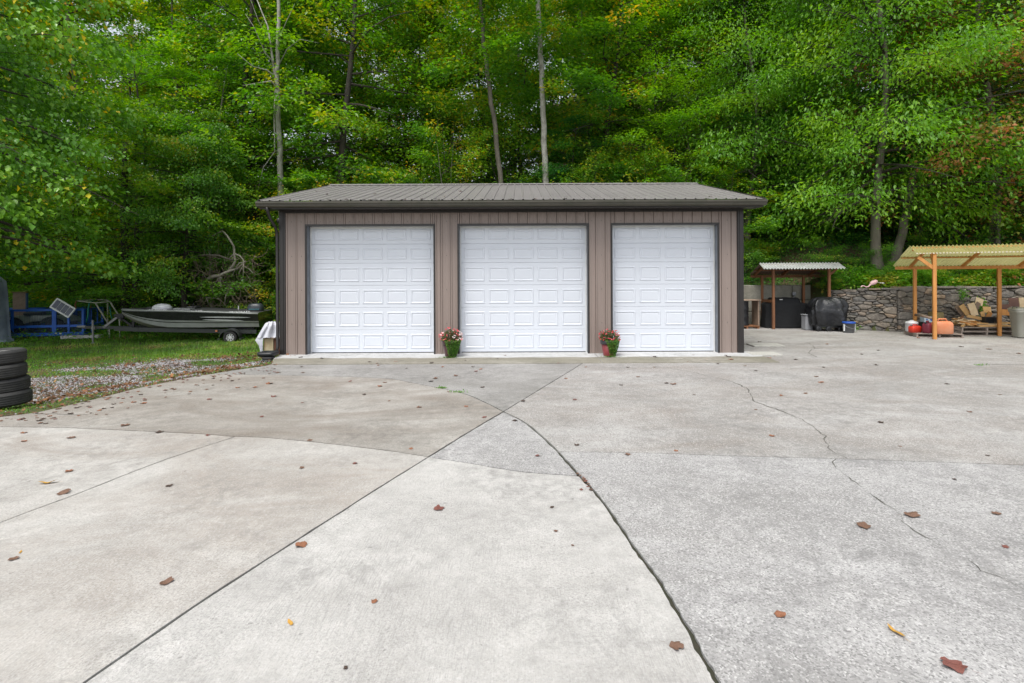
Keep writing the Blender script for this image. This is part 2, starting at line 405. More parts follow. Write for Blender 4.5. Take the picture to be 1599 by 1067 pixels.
edge_hi = [e for e in EDGE if e[1] > 9.95]
GAP = {'A': .012, 'B': .008, 'C': .0075, 'D': .0075, 'E': .0035, 'X': 0.0}
def slab(name, sides, mat, label=None):
    pts = []; gaps = []
    for key, P, rev in sides:
        Q = densify(P if not rev else P[::-1])
        for q in Q[:-1]: pts.append(q); gaps.append(GAP[key])
    n = len(pts); area = sum(pts[i][0]*pts[(i+1) % n][1]-pts[(i+1) % n][0]*pts[i][1] for i in range(n))
    if area < 0: pts = pts[::-1]; gaps = [gaps[(n-2-i) % n] for i in range(n)]
    out = []
    for i in range(n):
        p0, p1, p2 = Vector(pts[i-1]), Vector(pts[i]), Vector(pts[(i+1) % n])
        e0 = (p1-p0); e1 = (p2-p1)
        if e0.length < 1e-6 or e1.length < 1e-6: continue
        e0.normalize(); e1.normalize()
        n0 = Vector((-e0.y, e0.x)); n1 = Vector((-e1.y, e1.x)); g0, g1 = gaps[i-1], gaps[i]
        nn = n0+n1; l = nn.length
        nn = nn/l if l > .2 else n0
        g = max(g0, g1); jit = (random.random()**3)*.8*g+.25*g*math.sin(i*.9)*math.sin(i*.23) if g > .004 else 0
        k = 1/max(.35, nn.dot(n0))
        q = p1+nn*min((g+jit)*k, .05) if g else p1
        out.append((q.x, q.y))
    tris = tessellate_polygon([[Vector((x, y, 0)) for x, y in out]])
    m = len(out); dz = random.uniform(-.0015, .0015)
    vs = [(x, y, dz) for x, y in out]+[(x, y, -.09) for x, y in out]
    fs = []
    for t in tris:
        a_, b_, c_ = t; v = [Vector(vs[k]) for k in t]
        fs.append(tuple(t) if (v[1]-v[0]).cross(v[2]-v[0]).z > 0 else tuple(reversed(t)))
    fs += [(i, m+i, m+(i+1) % m, (i+1) % m) for i in range(m)]
    mb = MB(); mb.add(vs, fs); o = mb.build('concrete_slab', mat, driveway)
    if label: o['label'] = label
    return o
driveway = tag(bpy.data.objects.new('driveway', None), kind='structure'); COL.objects.link(driveway)
X_ = 'X'
slab('s', [('A', A_up, 0), ('B', B_up, 1), (X_, [B_top, (-5.3, 10.9), edge_hi[0]], 0), (X_, edge_hi+[A0], 0)], M_SL_STRIP, 'dark grey stained strip of concrete along the garage apron')
slab('s', [('A', A_up, 1), (X_, [A0]+edge_lo+[(-8.2, 6.45)], 0), ('C', C_l, 0), ('C', C_m, 0), ('B', B_m, 1)], M_SL_TAN, 'brownish stained slab inside the curved joint')
slab('s', [('A', A_m1, 0), ('A', A_m2, 0), ('C', C_r, 1), ('B', B_m, 1)], M_SL_GREY, 'small pointed slab between the crossing joints')
slab('s', [('C', C_m, 1), ('D', D_dn, 0), (X_, [D_dn[-1], B_dn[-1]], 0), ('B', B_dn, 1)], M_SL_MID)
slab('s', [('C', C_l, 1), (X_, [(-8.2, 6.45), (-9.6, 6.2), (-14, 5.4), (-22, 4.4), (-22, -4), D_dn[-1]], 0), ('D', D_dn, 1)], M_SL_MID)
slab('s', [('C', C_r, 0), ('A', A_dn, 0), (X_, [A_dn[-1], B_dn[-1]], 0), ('B', B_dn, 1)], M_SL_LIGHT, 'palest slab with faint brushed streaks')
slab('s', [('A', A_m2, 1), ('E', E_r, 0), (X_, [(24, 3.3), (24, -4), A_dn[-1]], 0), ('A', A_dn, 1)], M_SL_GREY, 'rough grey slab with exposed pebbles')
slab('s', [('B', B_up, 1), (X_, [B_top, (5.505, 10.88), (5.45, 12.3), (5.35, 18.95), (10.5, 18.95), (10.95, 17.9), (12.4, 16.9), (24, 16.7), (24, 3.3)], 0), ('E', E_r, 1), ('A', A_m1, 1)], M_SL_FAR)
mb = MB(); mb.add([(-22, -4, -.05), (24, -4, -.05), (24, 10.9, -.05), (-5.2, 10.7, -.05), (-6.3, 9, -.05), (-6.6, 6.8, -.05), (-9, 6, -.05), (-22, 4.2, -.05)], [tuple(range(8))])
o = mb.build('joint_soil', M_DIRT, driveway)
# soil standing higher in the joints (just below the slab top)
def ribbon(name, P, w, z, mat, parent, jit=0.0, thick=.012):
    mb = MB(); vs = []; n = len(P)
    for i, p in enumerate(P):
        a_, b_ = Vector(P[max(i-1, 0)]), Vector(P[min(i+1, n-1)]); t = (b_-a_); t = t.normalized() if t.length else Vector((1, 0)); nrm = Vector((-t.y, t.x))
        wl_ = (w(i/n) if callable(w) else w)*random.uniform(1-jit, 1+jit); wr_ = (w(i/n) if callable(w) else w)*random.uniform(1-jit, 1+jit)
        for s_, ww in ((1, wl_), (-1, wr_)): q = Vector(p)+nrm*s_*ww/2; vs.append((q.x, q.y, z))
    fs = [(2*i, 2*i+1, 2*i+3, 2*i+2) for i in range(n-1)]
    mb.add(vs, fs); return mb.build(name, mat, parent)
for P in (A_up, A_m1+A_m2+A_dn, [B_top, AB, BC]+B_dn, C_r, C_m, C_l, D_dn, E_r):
    ribbon('joint_filler', densify(P), .045, -.018+random.uniform(-.001, .001), M_DIRT, driveway)
def jag(P, amp=.02, step=.07):
    Q = densify(P, step); out = []
    for i, (x, y) in enumerate(Q): out.append((x+random.uniform(-amp, amp), y+random.uniform(-amp, amp)))
    return out
crack = [G(*p) for p in ((1040, 576), (1069, 580), (1106, 589), (1140, 597), (1167, 609), (1170, 618), (1176, 629), (1202, 638), (1228, 647), (1250, 657), (1268, 668), (1287, 683), (1289, 694), (1296, 705), (1308, 712), (1319, 718))]
crack2 = [G(*p) for p in ((1303, 719), (1299, 727), (1314, 741), (1330, 753), (1345, 764), (1361, 776), (1382, 791), (1404, 806), (1409, 818), (1425, 830), (1441, 840), (1463, 853), (1484, 867), (1511, 878), (1531, 896), (1562, 906), (1599, 925), (1640, 945))]
ribbon('crack', jag(crack), lambda t: .007+.013*max(0, math.sin(PI*t))*(.5+.5*math.sin(t*23)), .0035, M_CRACK, driveway, .7)
ribbon('crack', jag(crack2, .012, .05), lambda t: .009*(1-.5*t)*(.6+.5*math.sin(t*31)), .0035, M_CRACK, driveway, .8)
ribbon('crack', jag([G(1535, 573.5), G(1560, 572.8), G(1620, 573), G(1700, 573)], .01, .2), .018, .0035, M_CRACK, driveway, .5)
ribbon('crack', jag([G(1258, 537), G(1268, 541), G(1272, 546), G(1262, 553), G(1275, 560)], .03, .1), .012, .0035, M_CRACK, driveway, .8)
ribbon('crack', jag([G(51, 643), G(95, 644), G(134, 645.5)], .01, .1), .014, .0035, M_CRACK, driveway, .6)
# garage apron: three pale slabs with a mossy sloping lip
apron = tag(bpy.data.objects.new('apron', None), kind='structure'); COL.objects.link(apron)
for x0, x1, xl in ((-5.72, 1.742, -5.28), (1.752, 5.50, 1.752)):
    mb = MB(); nseg = max(2, int((x1-x0)/.25)); vs = []
    prof = [(10.87, -.05), (10.87, .012), (11.56, .026), (11.58, .028), (12.34, .030)]
    for i in range(nseg+1):
        for j, (yy, zz) in enumerate(prof):
            xa = xl if j < 2 else x0+(xl-x0)*(.35 if j in (2, 3) else 0)
            xx = xa+(x1-xa)*i/nseg; w_ = .035*math.sin(i*1.7+x0)+random.uniform(-.02, .02) if j in (2, 3) else 0
            vs.append((xx, yy+w_, zz))
    m_ = len(prof)
    for j in range(m_-1):
        mb.mi = 1 if j < 2 else 0
        mb.add([], []); 
        for i in range(nseg): mb.f.append((i*m_+j, (i+1)*m_+j, (i+1)*m_+j+1, i*m_+j+1)); mb.m.append(mb.mi)
    mb.v = vs
    mb.mi = 0; mb.f.append(tuple(range(m_))[::-1]); mb.m.append(0); mb.f.append(tuple(nseg*m_+j for j in range(m_))); mb.m.append(0)
    mb.build('apron_slab', [M_APRON, M_APRON_M], apron)
for (x0, y0, x1, y1, lab) in ((5.34, 11.72, 6.02, 12.2, 'flat pale paver at the right front corner of the garage'), (6.05, 13.2, 6.85, 13.75, 'flat pale stone beside the garage, behind the corner paver')):
    mb = MB(); mb.bbox(((x0+x1)/2, (y0+y1)/2, .018), (x1-x0, y1-y0, .035), .008, (0, 0, R(-3)))
    tag(mb.build('paver', M_PAVER), lab, 'paver')

# ------------------------------------------------------------------ garage
WY = 12.1; GX0, GX1 = -5.67, 5.27; SOF = 3.42
garage = thing('garage_building', 'long taupe metal-sided garage with three white roll-up doors', 'garage', (0, 0, 0))
DOORS = [(-5.03, -2.035, 5), (-1.44, 1.60, 5), (2.18, 4.67, 4)]; DTOP = 3.06; ZB = .026
def strip_mesh(name, x0, x1, z0, z1, mat, parent, y=WY):
    """one ribbed siding strip between x0 and x1"""
    prof = [(0, 0), (.004, 0), (.010, -.021), (.036, -.021), (.044, 0), (.098, 0), (.104, -.003), (.112, -.003), (.118, 0), (.165, 0), (.171, -.003), (.179, -.003), (.185, 0), (.2284, 0)]
    w = x1-x0; P = [(x0+a_, y+b_) for a_, b_ in prof if a_ < w-.001]+[(x1, y)]
    n = len(P); vs = [(a_, b_, z0) for a_, b_ in P]+[(a_, b_, z1) for a_, b_ in P]+[(x0, y+.03, z0), (x1, y+.03, z0), (x0, y+.03, z1), (x1, y+.03, z1)]
    fs = [(i, i+1, n+i+1, n+i) for i in range(n-1)]+[(2*n, 0, n, 2*n+2), (n-1, 2*n+1, 2*n+3, 2*n-1)]
    mb = MB(); mb.add(vs, fs); return mb.build(name, mat, parent)
cuts = sorted([GX0+.14, GX1-.14]+[d[0]-.03 for d in DOORS]+[d[1]+.03 for d in DOORS])
pitch = .2286; xg = GX0+.14; k = 0
bounds = []
while xg < GX1-.14-1e-6:
    nx_ = min(xg+pitch, GX1-.14); bounds.append((xg, nx_)); xg = nx_
for (a_, b_) in bounds:
    cs = [a_]+[c for c in cuts if a_+.004 < c < b_-.004]+[b_]
    for p, q in zip(cs[:-1], cs[1:]):
        mid = (p+q)/2; over = any(d[0]-.03 < mid < d[1]+.03 for d in DOORS)
        strip_mesh('siding_panel', p, q-.007, DTOP+.03 if over else ZB, SOF, M_SIDING, garage)
# screw heads in rows on the siding (tiny)
mb = MB()
for (a_, b_) in bounds:
    for zz in (.75, 1.55, 2.35):
        xx = a_+.14
        if not any(d[0]-.1 < xx < d[1]+.1 for d in DOORS): mb.box((xx, WY-.006, zz), (.012, .012, .012))
for (a_, b_) in bounds: mb.box((a_+.14, WY-.006, 3.16), (.012, .012, .012))
tag(mb.build('screw_heads', M_TRIM, garage), kind='stuff')
mb = MB()
for x in (GX0, GX1-.14):
    mb.box((x+.07, WY-.008, (ZB+SOF)/2), (.14, .05, SOF-ZB)); mb.box((x+.07, WY-.036, (ZB+SOF)/2), (.05, .012, SOF-ZB-.01))
tr = None
for x in (GX0, GX1-.14):
    mb = MB(); mb.box((x+.07, WY-.008, (ZB+SOF)/2), (.14, .05, SOF-ZB)); mb.box((x+.07, WY-.037, (ZB+SOF)/2), (.05, .012, SOF-ZB-.02))
    mb.build('corner_trim', M_TRIM, garage)
mb = MB(); mb.box(((GX0+GX1)/2, WY-.028, SOF-.03), (GX1-GX0-.28, .02, .055)); mb.build('frieze_trim', M_TRIM, garage)
# side and rear walls, floor
for x, s_ in ((GX0, -1), (GX1, 1)):
    mb = MB(); vs = []; n = 0
    yy = WY+.02
    while yy < 20.1:
        for a_, b_ in ((0, 0), (.01, .017), (.03, .017), (.04, 0)): vs.append((x+s_*b_, yy+a_, -.3)); n += 1
        yy += pitch
    top = [(v[0], v[1], 3.42+max(0, (4.0-abs(v[1]-16.1))*.25)) for v in vs]
    mb.add(vs+top, [(i, i+1, n+i+1, n+i) if s_ > 0 else (i+1, i, n+i, n+i+1) for i in range(n-1)])
    mb.build('side_wall', M_SIDING, garage)
mb = MB(); mb.box((-.2, 20.1, 1.6), (10.94, .05, 3.7)); mb.build('rear_wall', M_SIDING, garage)
mb = MB(); mb.box((-.2, 16.2, -.16), (11.0, 7.7, .33)); mb.build('foundation', M_APRON, garage)
# doors
def door_panel(w, h, mat, parent, c):
    rings = [(0, 0), (.012, -.010), (.028, -.010), (.048, .005), (.058, .005), (.074, -.002)]
    key = ('dp', round(w, 3), round(h, 3))
    if key not in MATS:
        vs = []; fs = []
        for ins, d in rings:
            x, z = w/2-ins, h/2-ins; vs += [(-x, d, -z), (x, d, -z), (x, d, z), (-x, d, z)]
        for r_ in range(len(rings)-1):
            for k_ in range(4): fs.append((r_*4+k_, r_*4+(k_+1) % 4, (r_+1)*4+(k_+1) % 4, (r_+1)*4+k_))
        e = (len(rings)-1)*4; fs.append((e, e+1, e+2, e+3))
        me = bpy.data.meshes.new('door_panel'); me.from_pydata(vs, [], fs); me.materials.append(mat); MATS[key] = me
    o = link('door_panel', MATS[key], parent); o.location = c; return o
RY = WY+.20
for di, (x0, x1, nc) in enumerate(DOORS):
    heights = [.535, .535, .535, .535, .455, .455]; tot = sum(heights)
    zb = .045; mb = MB(); z = zb
    wl0, wl1 = x0-.04, x1+.04
    for h_ in heights:
        # section slab with small stepped joint at top and bottom
        mb.bbox(((wl0+wl1)/2, RY+.027, z+h_/2), (wl1-wl0, .05, h_-.003), .006); z += h_
    door = mb.build('garage_door', M_DOOR, garage)
    door['label'] = ['left roll-up door, five panels wide', 'middle roll-up door, five panels wide', 'narrower right roll-up door, four panels wide'][di]
    z = zb; W_ = (x1-x0); pw = .49 if nc == 5 else .50
    marg = .115 if nc == 5 else .10; gapx = (W_-2*marg+.02-nc*pw)/(nc-1)
    for h_ in heights:
        ph = h_-.19
        for c_ in range(nc):
            xx = x0+marg-.01+pw/2+c_*(pw+gapx); door_panel(pw, ph, M_DOOR, door, (xx, RY+.0005, z+h_/2-.005))
        z += h_
    mb = MB(); mb.box(((wl0+wl1)/2, RY+.02, .033), (wl1-wl0, .035, .022)); mb.build('bottom_seal', M_RUBBER, door)
    mb = MB(); mb.box((x0+.018, RY-.010, 1.53), (.030, .014, 3.0)); mb.box((x1-.018, RY-.010, 1.53), (.030, .014, 3.0)); mb.box(((x0+x1)/2, RY-.011, DTOP-.02), (x1-x0-.01, .016, .055)); mb.build('weather_strip', M_DOORF, door)
    # jamb liners and dark trim round the opening
    mb = MB(); mb.box((x0-.012, WY+.095, (DTOP+ZB)/2), (.02, .20, DTOP-ZB)); mb.box((x1+.012, WY+.095, (DTOP+ZB)/2), (.02, .20, DTOP-ZB)); mb.box(((x0+x1)/2, WY+.095, DTOP+.012), (x1-x0+.044, .20, .02))
    mb.build('door_jamb', M_JAMB, garage)
    mb = MB(); t_ = .038
    mb.box((x0-t_/2+.004, WY-.012, (DTOP+ZB)/2), (t_, .03, DTOP-ZB)); mb.box((x1+t_/2-.004, WY-.012, (DTOP+ZB)/2), (t_, .03, DTOP-ZB)); mb.box(((x0+x1)/2, WY-.013, DTOP+.018), (x1-x0+.066, .034, .045))
    mb.build('door_trim', M_TRIM, garage)
# roof
EY, EZ, RYD, RZ = 11.58, 3.585, 16.1, 4.735; RX0, RX1 = -5.92, 5.55
sl = (RZ-EZ)/(RYD-EY); nst = 50; rp = (RX1-RX0)/nst
prof = [(0, 0), (.012, 0), (.024, .020), (.046, .020), (.058, 0), (.10, 0), (.105, .003), (.112, .003), (.117, 0), (.17, 0), (.175, .003), (.182, .003), (.187, 0), (rp, 0)]
vs = []; n = len(prof)
for (yy, zz) in ((EY, EZ), (RYD, RZ)):
    for a_, b_ in prof: vs.append((a_, yy, zz+b_))
fs = [(i, i+1, n+i+1, n+i) for i in range(n-1)]
me_r = bpy.data.meshes.new('roof_panel'); me_r.from_pydata(vs, [], fs); me_r.materials.append(M_ROOF)
for i in range(nst):
    o = link('roof_panel', me_r, garage); o.location = (RX0+i*rp, 0, 0)
mb = MB(); mb.add([(RX0, RYD, RZ), (RX1, RYD, RZ), (RX1, 20.62, EZ), (RX0, 20.62, EZ)], [(0, 1, 2, 3)]); mb.build('rear_roof', M_ROOF, garage)
for x in (RX0, RX1):
    mb = MB()
    for sgn, yA, yB in ((1, EY, RYD), (-1, 20.62, RYD)):
        d_ = .02*(1 if x < 0 else -1)
        mb.add([(x-.015, yA, EZ+.022), (x+.015, yA, EZ+.022), (x+.015, yB, RZ+.022), (x-.015, yB, RZ+.022), (x-.015, yA, EZ-.14), (x+.015, yA, EZ-.14), (x+.015, yB, RZ-.14), (x-.015, yB, RZ-.14)], [(0, 1, 2, 3), (7, 6, 5, 4), (0, 3, 7, 4), (1, 5, 6, 2), (0, 4, 5, 1)])
    mb.build('rake_trim', M_TRIM, garage)
mb = MB(); hw = .17
mb.add([(RX0-.01, RYD-hw, RZ-hw*sl+.030), (RX1+.01, RYD-hw, RZ-hw*sl+.030), (RX1+.01, RYD, RZ+.045), (RX0-.01, RYD, RZ+.045), (RX1+.01, RYD+hw, RZ-hw*sl+.030), (RX0-.01, RYD+hw, RZ-hw*sl+.030),
        (RX0-.01, RYD-hw, RZ-hw*sl+.021), (RX1+.01, RYD-hw, RZ-hw*sl+.021)], [(0, 1, 2, 3), (3, 2, 4, 5), (6, 7, 1, 0)]); mb.build('ridge_cap', M_ROOF, garage)
# fascia, soffit, gutter, downspout
mb = MB(); mb.box(((RX0+RX1)/2, EY+.075, (SOF+EZ)/2-.012), (RX1-RX0-.01, .02, EZ-SOF+.0)); mb.build('fascia', M_TRIM, garage)
mb = MB(); mb.box(((RX0+RX1)/2, (EY+.085+WY-.03)/2+.01, SOF+.006), (RX1-RX0-.03, WY-EY-.10, .012))
for i in range(46): mb.box((RX0+.12+i*.25, (EY+WY)/2+.03, SOF-.003), (.012, .38, .006))
mb.build('soffit', M_TRIM, garage)
gp = [(EY+.063, 3.555), (EY+.063, 3.44), (EY-.005, 3.438), (EY-.03, 3.475), (EY-.028, 3.50), (EY-.055, 3.525), (EY-.055, 3.562), (EY-.047, 3.566), (EY-.047, 3.553), (EY-.041, 3.50), (EY+.05, 3.46)]
mb = MB(); n = len(gp); vs = [(RX0-.03, a_, b_) for a_, b_ in gp]+[(RX1+.03, a_, b_) for a_, b_ in gp]
mb.add(vs, [(i, n+i, n+i+1, i+1) for i in range(n-1)]+[tuple(range(7)), tuple(n+i for i in reversed(range(7)))]); mb.build('gutter', M_GUT, garage)
mb = MB(); dp = [(-5.72, 11.6, 3.45), (-5.72, 11.62, 3.36), (-5.735, 11.75, 3.22), (-5.72, 11.98, 3.03), (-5.715, 12.05, 2.93), (-5.712, 12.06, 2.8), (-5.712, 12.06, .22), (-5.715, 12.0, .10)]
mb.tube(dp, .036, 8); mb.build('downspout', M_TRIM, garage, smooth=True)
wl_ = thing('wall_light', 'small black floodlight under the left eave of the garage', 'light', (-5.86, 12.5, 3.24))
mb = MB(); mb.lathe([(0, .06), (.055, .055), (.07, 0), (.05, -.07), (0, -.075)], (0, 0, 0), 12); mb.build('lamp_housing', M_BLACK, wl_, True)
mb = MB(); mb.tube([(0, 0, .05), (.06, 0, .12), (.17, 0, .12)], .018, 6); mb.build('bracket', M_BLACK, wl_)

# ------------------------------------------------------------------ vegetation
def clump(P, s=1.0, ph=0.0):
    x, y, z = P[:, 0]*s, P[:, 1]*s, P[:, 2]*s
    return (np.sin(1.7*x+2.1*z+ph)+np.sin(2.3*y-1.3*x+1.1+ph)+np.sin(3.1*z+1.9*y+.7)+.6*np.sin(5.3*x+4.1*y+3.7*z+ph))/7.2+.5
def leaves(P, A, Nn, L, Wd, tone, r, fold=.22):
    """diamond leaves: P base points, A axis, Nn normal"""
    A = A/np.linalg.norm(A, axis=1, keepdims=True)
    S = np.cross(A, Nn); S /= (np.linalg.norm(S, axis=1, keepdims=True)+1e-9); Nn = np.cross(S, A)
    L = L[:, None]; Wd = Wd[:, None]
    v0 = P; v2 = P+A*L; mid = P+A*L*.42
    v1 = mid+S*Wd*.5+Nn*Wd*fold; v3 = mid-S*Wd*.5+Nn*Wd*fold
    V = np.stack([v0, v1, v2, v3], 1).reshape(-1, 3); n = len(P)
    b = np.arange(n)[:, None]*4
    Fc = np.concatenate([b+np.array([[0, 1, 2]]), b+np.array([[0, 2, 3]])], 1).reshape(-1, 3)
    return V, Fc, np.repeat(tone, 4)
def dirs(az, el):
    return np.stack([np.cos(az)*np.cos(el), np.sin(az)*np.cos(el), np.sin(el)], -1)

def gen_tree(seed, H=14, cb=.2, Rr=3.2, nl=36, nt=11, npl=34, leaf=.15, asp=.55, droop=.25, r0=.14, lean=(0, 0), up=1.0, flat=1.0, topR=.45, lowR=.75, stems=1, tone_hi=0.0, spray=.13, wig=.25, crook=0.0, gap=.40, elv=.12):
    g = np.random.default_rng(seed)
    tz = np.linspace(0, 1, 12)
    tk = MB(); bk = MB(); St, Dr, Ln, Or = [], [], [], []
    for st in range(stems):
        sl_ = np.array([lean[0], lean[1]])+(g.normal(0, .13, 2) if stems > 1 else 0)
        wob = g.normal(0, wig, (4, 2))
        path = np.stack([sl_[0]*tz*H+sum(wob[k, 0]*np.sin((k+1)*PI*tz)/(k+1) for k in range(4)), sl_[1]*tz*H+sum(wob[k, 1]*np.sin((k+1)*PI*tz)/(k+1) for k in range(4)), tz*H-.3], -1)
        rad = r0*(1-tz*.88)*(1+.5*np.exp(-tz*40))/(1 if stems == 1 else 1.5)
        tk.tube([tuple(p) for p in path], [float(r_) for r_ in rad], 9, False)
        for i in range(nl//stems):
            u = (i+g.random())/(nl//stems); t = cb+(1-cb)*u*.98
            base = np.array([np.interp(t, tz, path[:, k]) for k in range(3)])
            env = lowR+(1-lowR)*np.sin(min(1, u/.35)*PI/2) if u < .35 else topR+(1-topR)*np.cos((u-.35)/.65*PI/2)**.8
            L = Rr*env*g.uniform(.65, 1.15); az = i*2.39996+g.normal(0, .5)
            el = (R(-6)+R(58)*u**1.3)*up+g.normal(0, elv)
            d = dirs(np.array(az), np.array(el)); s = np.linspace(0, 1, 6)
            side = np.array([-np.sin(az), np.cos(az), 0])
            pts = base+d*L*s[:, None]+side*(g.normal(0, .12)*L*np.sin(s*3))[:, None]-np.array([0, 0, 1])*(droop*.35*L*s**2)[:, None]
            rb = max(.012, rad[int(t*11)]*.42)
            bk.tube([tuple(p) for p in pts], [float(rb*(1-.85*q)) for q in s], 5, False)
            for j in range(nt):
                w = .08+.92*(j+g.random())/nt; p = np.array([np.interp(w, s, pts[:, k]) for k in range(3)])
                a2 = az+(1 if j % 2 else -1)*g.uniform(.45, 1.15); l2 = (L*.38*(1.15-w)+.38)*g.uniform(.7, 1.25); e2 = el*.5+g.normal(0, .18)
                St.append(p); Dr.append(dirs(np.array(a2), np.array(e2))); Ln.append(l2); Or.append(a2)
            St.append(pts[-2]); Dr.append(d); Ln.append(.2*L+.4); Or.append(az)
    St, Dr, Ln, Or = np.array(St), np.array(Dr), np.array(Ln), np.array(Or)
    m = len(St)
    for k in range(0, m, 3):
        e = St[k]+Dr[k]*Ln[k]*.9-np.array([0, 0, .1*Ln[k]]); bk.tube([tuple(St[k]), tuple(e)], [.012, .004], 3, False)
    keep = (g.random(m) > .06) & (clump(St, .75, seed+2) > gap)
    St, Dr, Ln, Or = St[keep], Dr[keep], Ln[keep], Or[keep]; m = len(St)
    npl = int(npl*1.35); idx = np.repeat(np.arange(m), npl); n = len(idx); w = g.random(n)**.75
    P = St[idx]+Dr[idx]*(Ln[idx]*w)[:, None]
    P[:, 2] -= .22*droop*w**2*Ln[idx]*2
    P += g.normal(0, 1, (n, 3))*np.array([spray, spray, spray*.42*flat])*(1+.6*Ln[idx])[:, None]
    aa = Or[idx]+g.normal(0, .9, n); A = dirs(aa, -droop*g.uniform(.2, 2.2, n)+g.normal(0, .25, n))
    Nn = np.stack([g.normal(0, .5, n), g.normal(0, .5, n), np.ones(n)], -1)+A*np.array([[.5, .5, 0]])*droop*1.5
    Lf = leaf*g.uniform(.6, 1.25, n)
    tone = np.clip(.45+(clump(P, .8, seed)-.5)*.8+g.normal(0, .13, n)+.12*g.random(m)[idx]+tone_hi*(g.random(n) < .06)+tone_hi*.9*(clump(P, .6, seed+5) > .70), 0, 1)
    V, Fc, tn = leaves(P, A, Nn, Lf, Lf*asp, tone, g)
    mt = bpy.data.meshes.new('trunk'); mt.from_pydata(tk.v, [], tk.f); mt.polygons.foreach_set('use_smooth', [True]*len(mt.polygons))
    mbm = bpy.data.meshes.new('limbs'); mbm.from_pydata(bk.v, [], bk.f)
    for q in (mt, mbm): q.materials.append(M_BARK)
    mc = np_mesh('crown', V, Fc, L_GREEN, tn)
    return mt, mbm, mc
def put_tree(proto, x, y, label, cat='tree', s=1.0, rz=0.0, leafm=None, bark=None, group=None, name='forest_tree', z=None, sz=None, limbs=True):
    zz = float(terrain_z(x, y)) if z is None else z
    t = thing(name, label, cat, (x, y, zz), rz, group); t.scale = (s, s, sz or s)
    for nm, me, mt in (('trunk', proto[0], bark), ('limbs', proto[1], M_BARK_D), ('crown', proto[2], leafm)):
        if nm == 'limbs' and not limbs: continue
        o = link(nm, me, t)
        if mt is not None: o.material_slots[0].link = 'OBJECT'; o.material_slots[0].material = mt
        if nm == 'crown': o['kind'] = 'stuff'
    return t
T = {}
T['a'] = gen_tree(11, 17, .09, 3.8, 50, 12, 38, .18, .6, .25, .17, tone_hi=.25, elv=.28, flat=1.9)
T['b'] = gen_tree(12, 18, .12, 4.1, 50, 12, 38, .19, .55, .35, .19, up=1.1, tone_hi=.3, elv=.28, flat=1.9)
T['c'] = gen_tree(13, 16, .07, 3.6, 50, 12, 38, .17, .6, .15, .14, up=.8, tone_hi=.2, elv=.28, flat=1.9)
T['d'] = gen_tree(14, 19, .22, 4.0, 46, 12, 38, .18, .6, .3, .20, tone_hi=.35, elv=.28, flat=1.9)
T['sap'] = gen_tree(15, 7.5, .10, 2.5, 34, 10, 26, .12, .55, .3, .06, up=1.0, stems=3, tone_hi=.4, lowR=.6, elv=.3, flat=1.6)
T['und'] = gen_tree(16, 5.2, .08, 2.4, 26, 9, 28, .14, .6, .12, .05, up=.55, stems=2, tone_hi=.2, lowR=.9, topR=.6)
T['bush'] = gen_tree(17, 2.3, .05, 1.3, 20, 7, 24, .10, .6, .3, .03, stems=4, tone_hi=.2, lowR=.9, topR=.6)
T['bass'] = gen_tree(21, 13.5, .27, 4.6, 60, 14, 40, .14, .80, .75, .20, up=.7, tone_hi=.12, gap=.36, flat=1.6, lowR=.85, spray=.16)
T['hick'] = gen_tree(22, 15.5, .17, 4.5, 84, 16, 44, .165, .42, .6, gap=.40, r0=.17, up=1.0, flat=2.6, lowR=.9, tone_hi=.1, spray=.17, elv=.32)
T['maple'] = gen_tree(23, 15.5, .12, 4.9, 70, 15, 44, .14, .80, .5, .19, gap=.38, up=.9, flat=2.2, tone_hi=.45, lowR=.95, spray=.16, elv=.3)
T['beech'] = gen_tree(24, 11.5, .10, 4.3, 46, 14, 46, .115, .62, .10, .12, up=.45, flat=.7, lowR=.95, topR=.3, tone_hi=.15, spray=.14)
T['cmaple'] = gen_tree(25, 14, .15, 4.0, 52, 13, 44, .14, .75, .35, .15, up=1.1, tone_hi=.45, spray=.15, elv=.3, flat=2.2)

# named trees of the forest edge
put_tree(T['bass'], -15.4, 13.0, 'broad tree with large drooping leaves reaching in from the left edge', rz=.4, leafm=L_BASS, bark=M_BARK_D, name='broadleaf_tree')
put_tree(T['bass'], -19.2, 15.8, 'large-leaved tree at the far left behind the covered trailer load', rz=2.2, leafm=L_BASS, bark=M_BARK_D, name='broadleaf_tree', s=1.05)
put_tree(T['beech'], -15.4, 20.4, 'dark-trunked tree with flat layered sprays above the blue trailer', rz=1.0, leafm=L_GREEN, bark=M_BARK_D, name='layered_tree', s=1.0)
put_tree(T['beech'], -12.3, 21.6, 'layered bright green tree above the bow of the boat', rz=3.1, leafm=L_GREEN, bark=M_BARK_M, name='layered_tree', s=.95)
put_tree(T['und'], -18.6, 21.2, 'low yellow-green understory tree behind the blue trailer', rz=.3, leafm=L_YELLOWG, bark=M_BARK_D, name='understory_tree')
put_tree(T['und'], -13.5, 22.4, 'low green understory tree behind the boat bow', rz=1.3, leafm=L_GREEN, bark=M_BARK_D, name='understory_tree')
put_tree(T['sap'], -8.9, 20.6, 'yellowing shrub tree right beside the left wall of the garage', rz=1.9, leafm=L_YELLOWG, bark=M_BARK_M, name='small_tree', s=.72)
put_tree(T['sap'], -9.2, 23.0, 'green shrub tree behind the outboard motor', rz=.9, leafm=L_GREEN, bark=M_BARK_M, name='small_tree', s=.8)
put_tree(T['sap'], -2.6, 22.2, 'many-stemmed sapling with yellow-green leaves just above the roof ridge', rz=.5, leafm=L_YELLOWG, bark=M_BARK_M, name='small_tree', s=.98)
put_tree(T['sap'], -5.6, 22.6, 'shorter sapling left of the one above the roof ridge', rz=2.5, leafm=L_GREEN, bark=M_BARK_M, name='small_tree', s=.78)
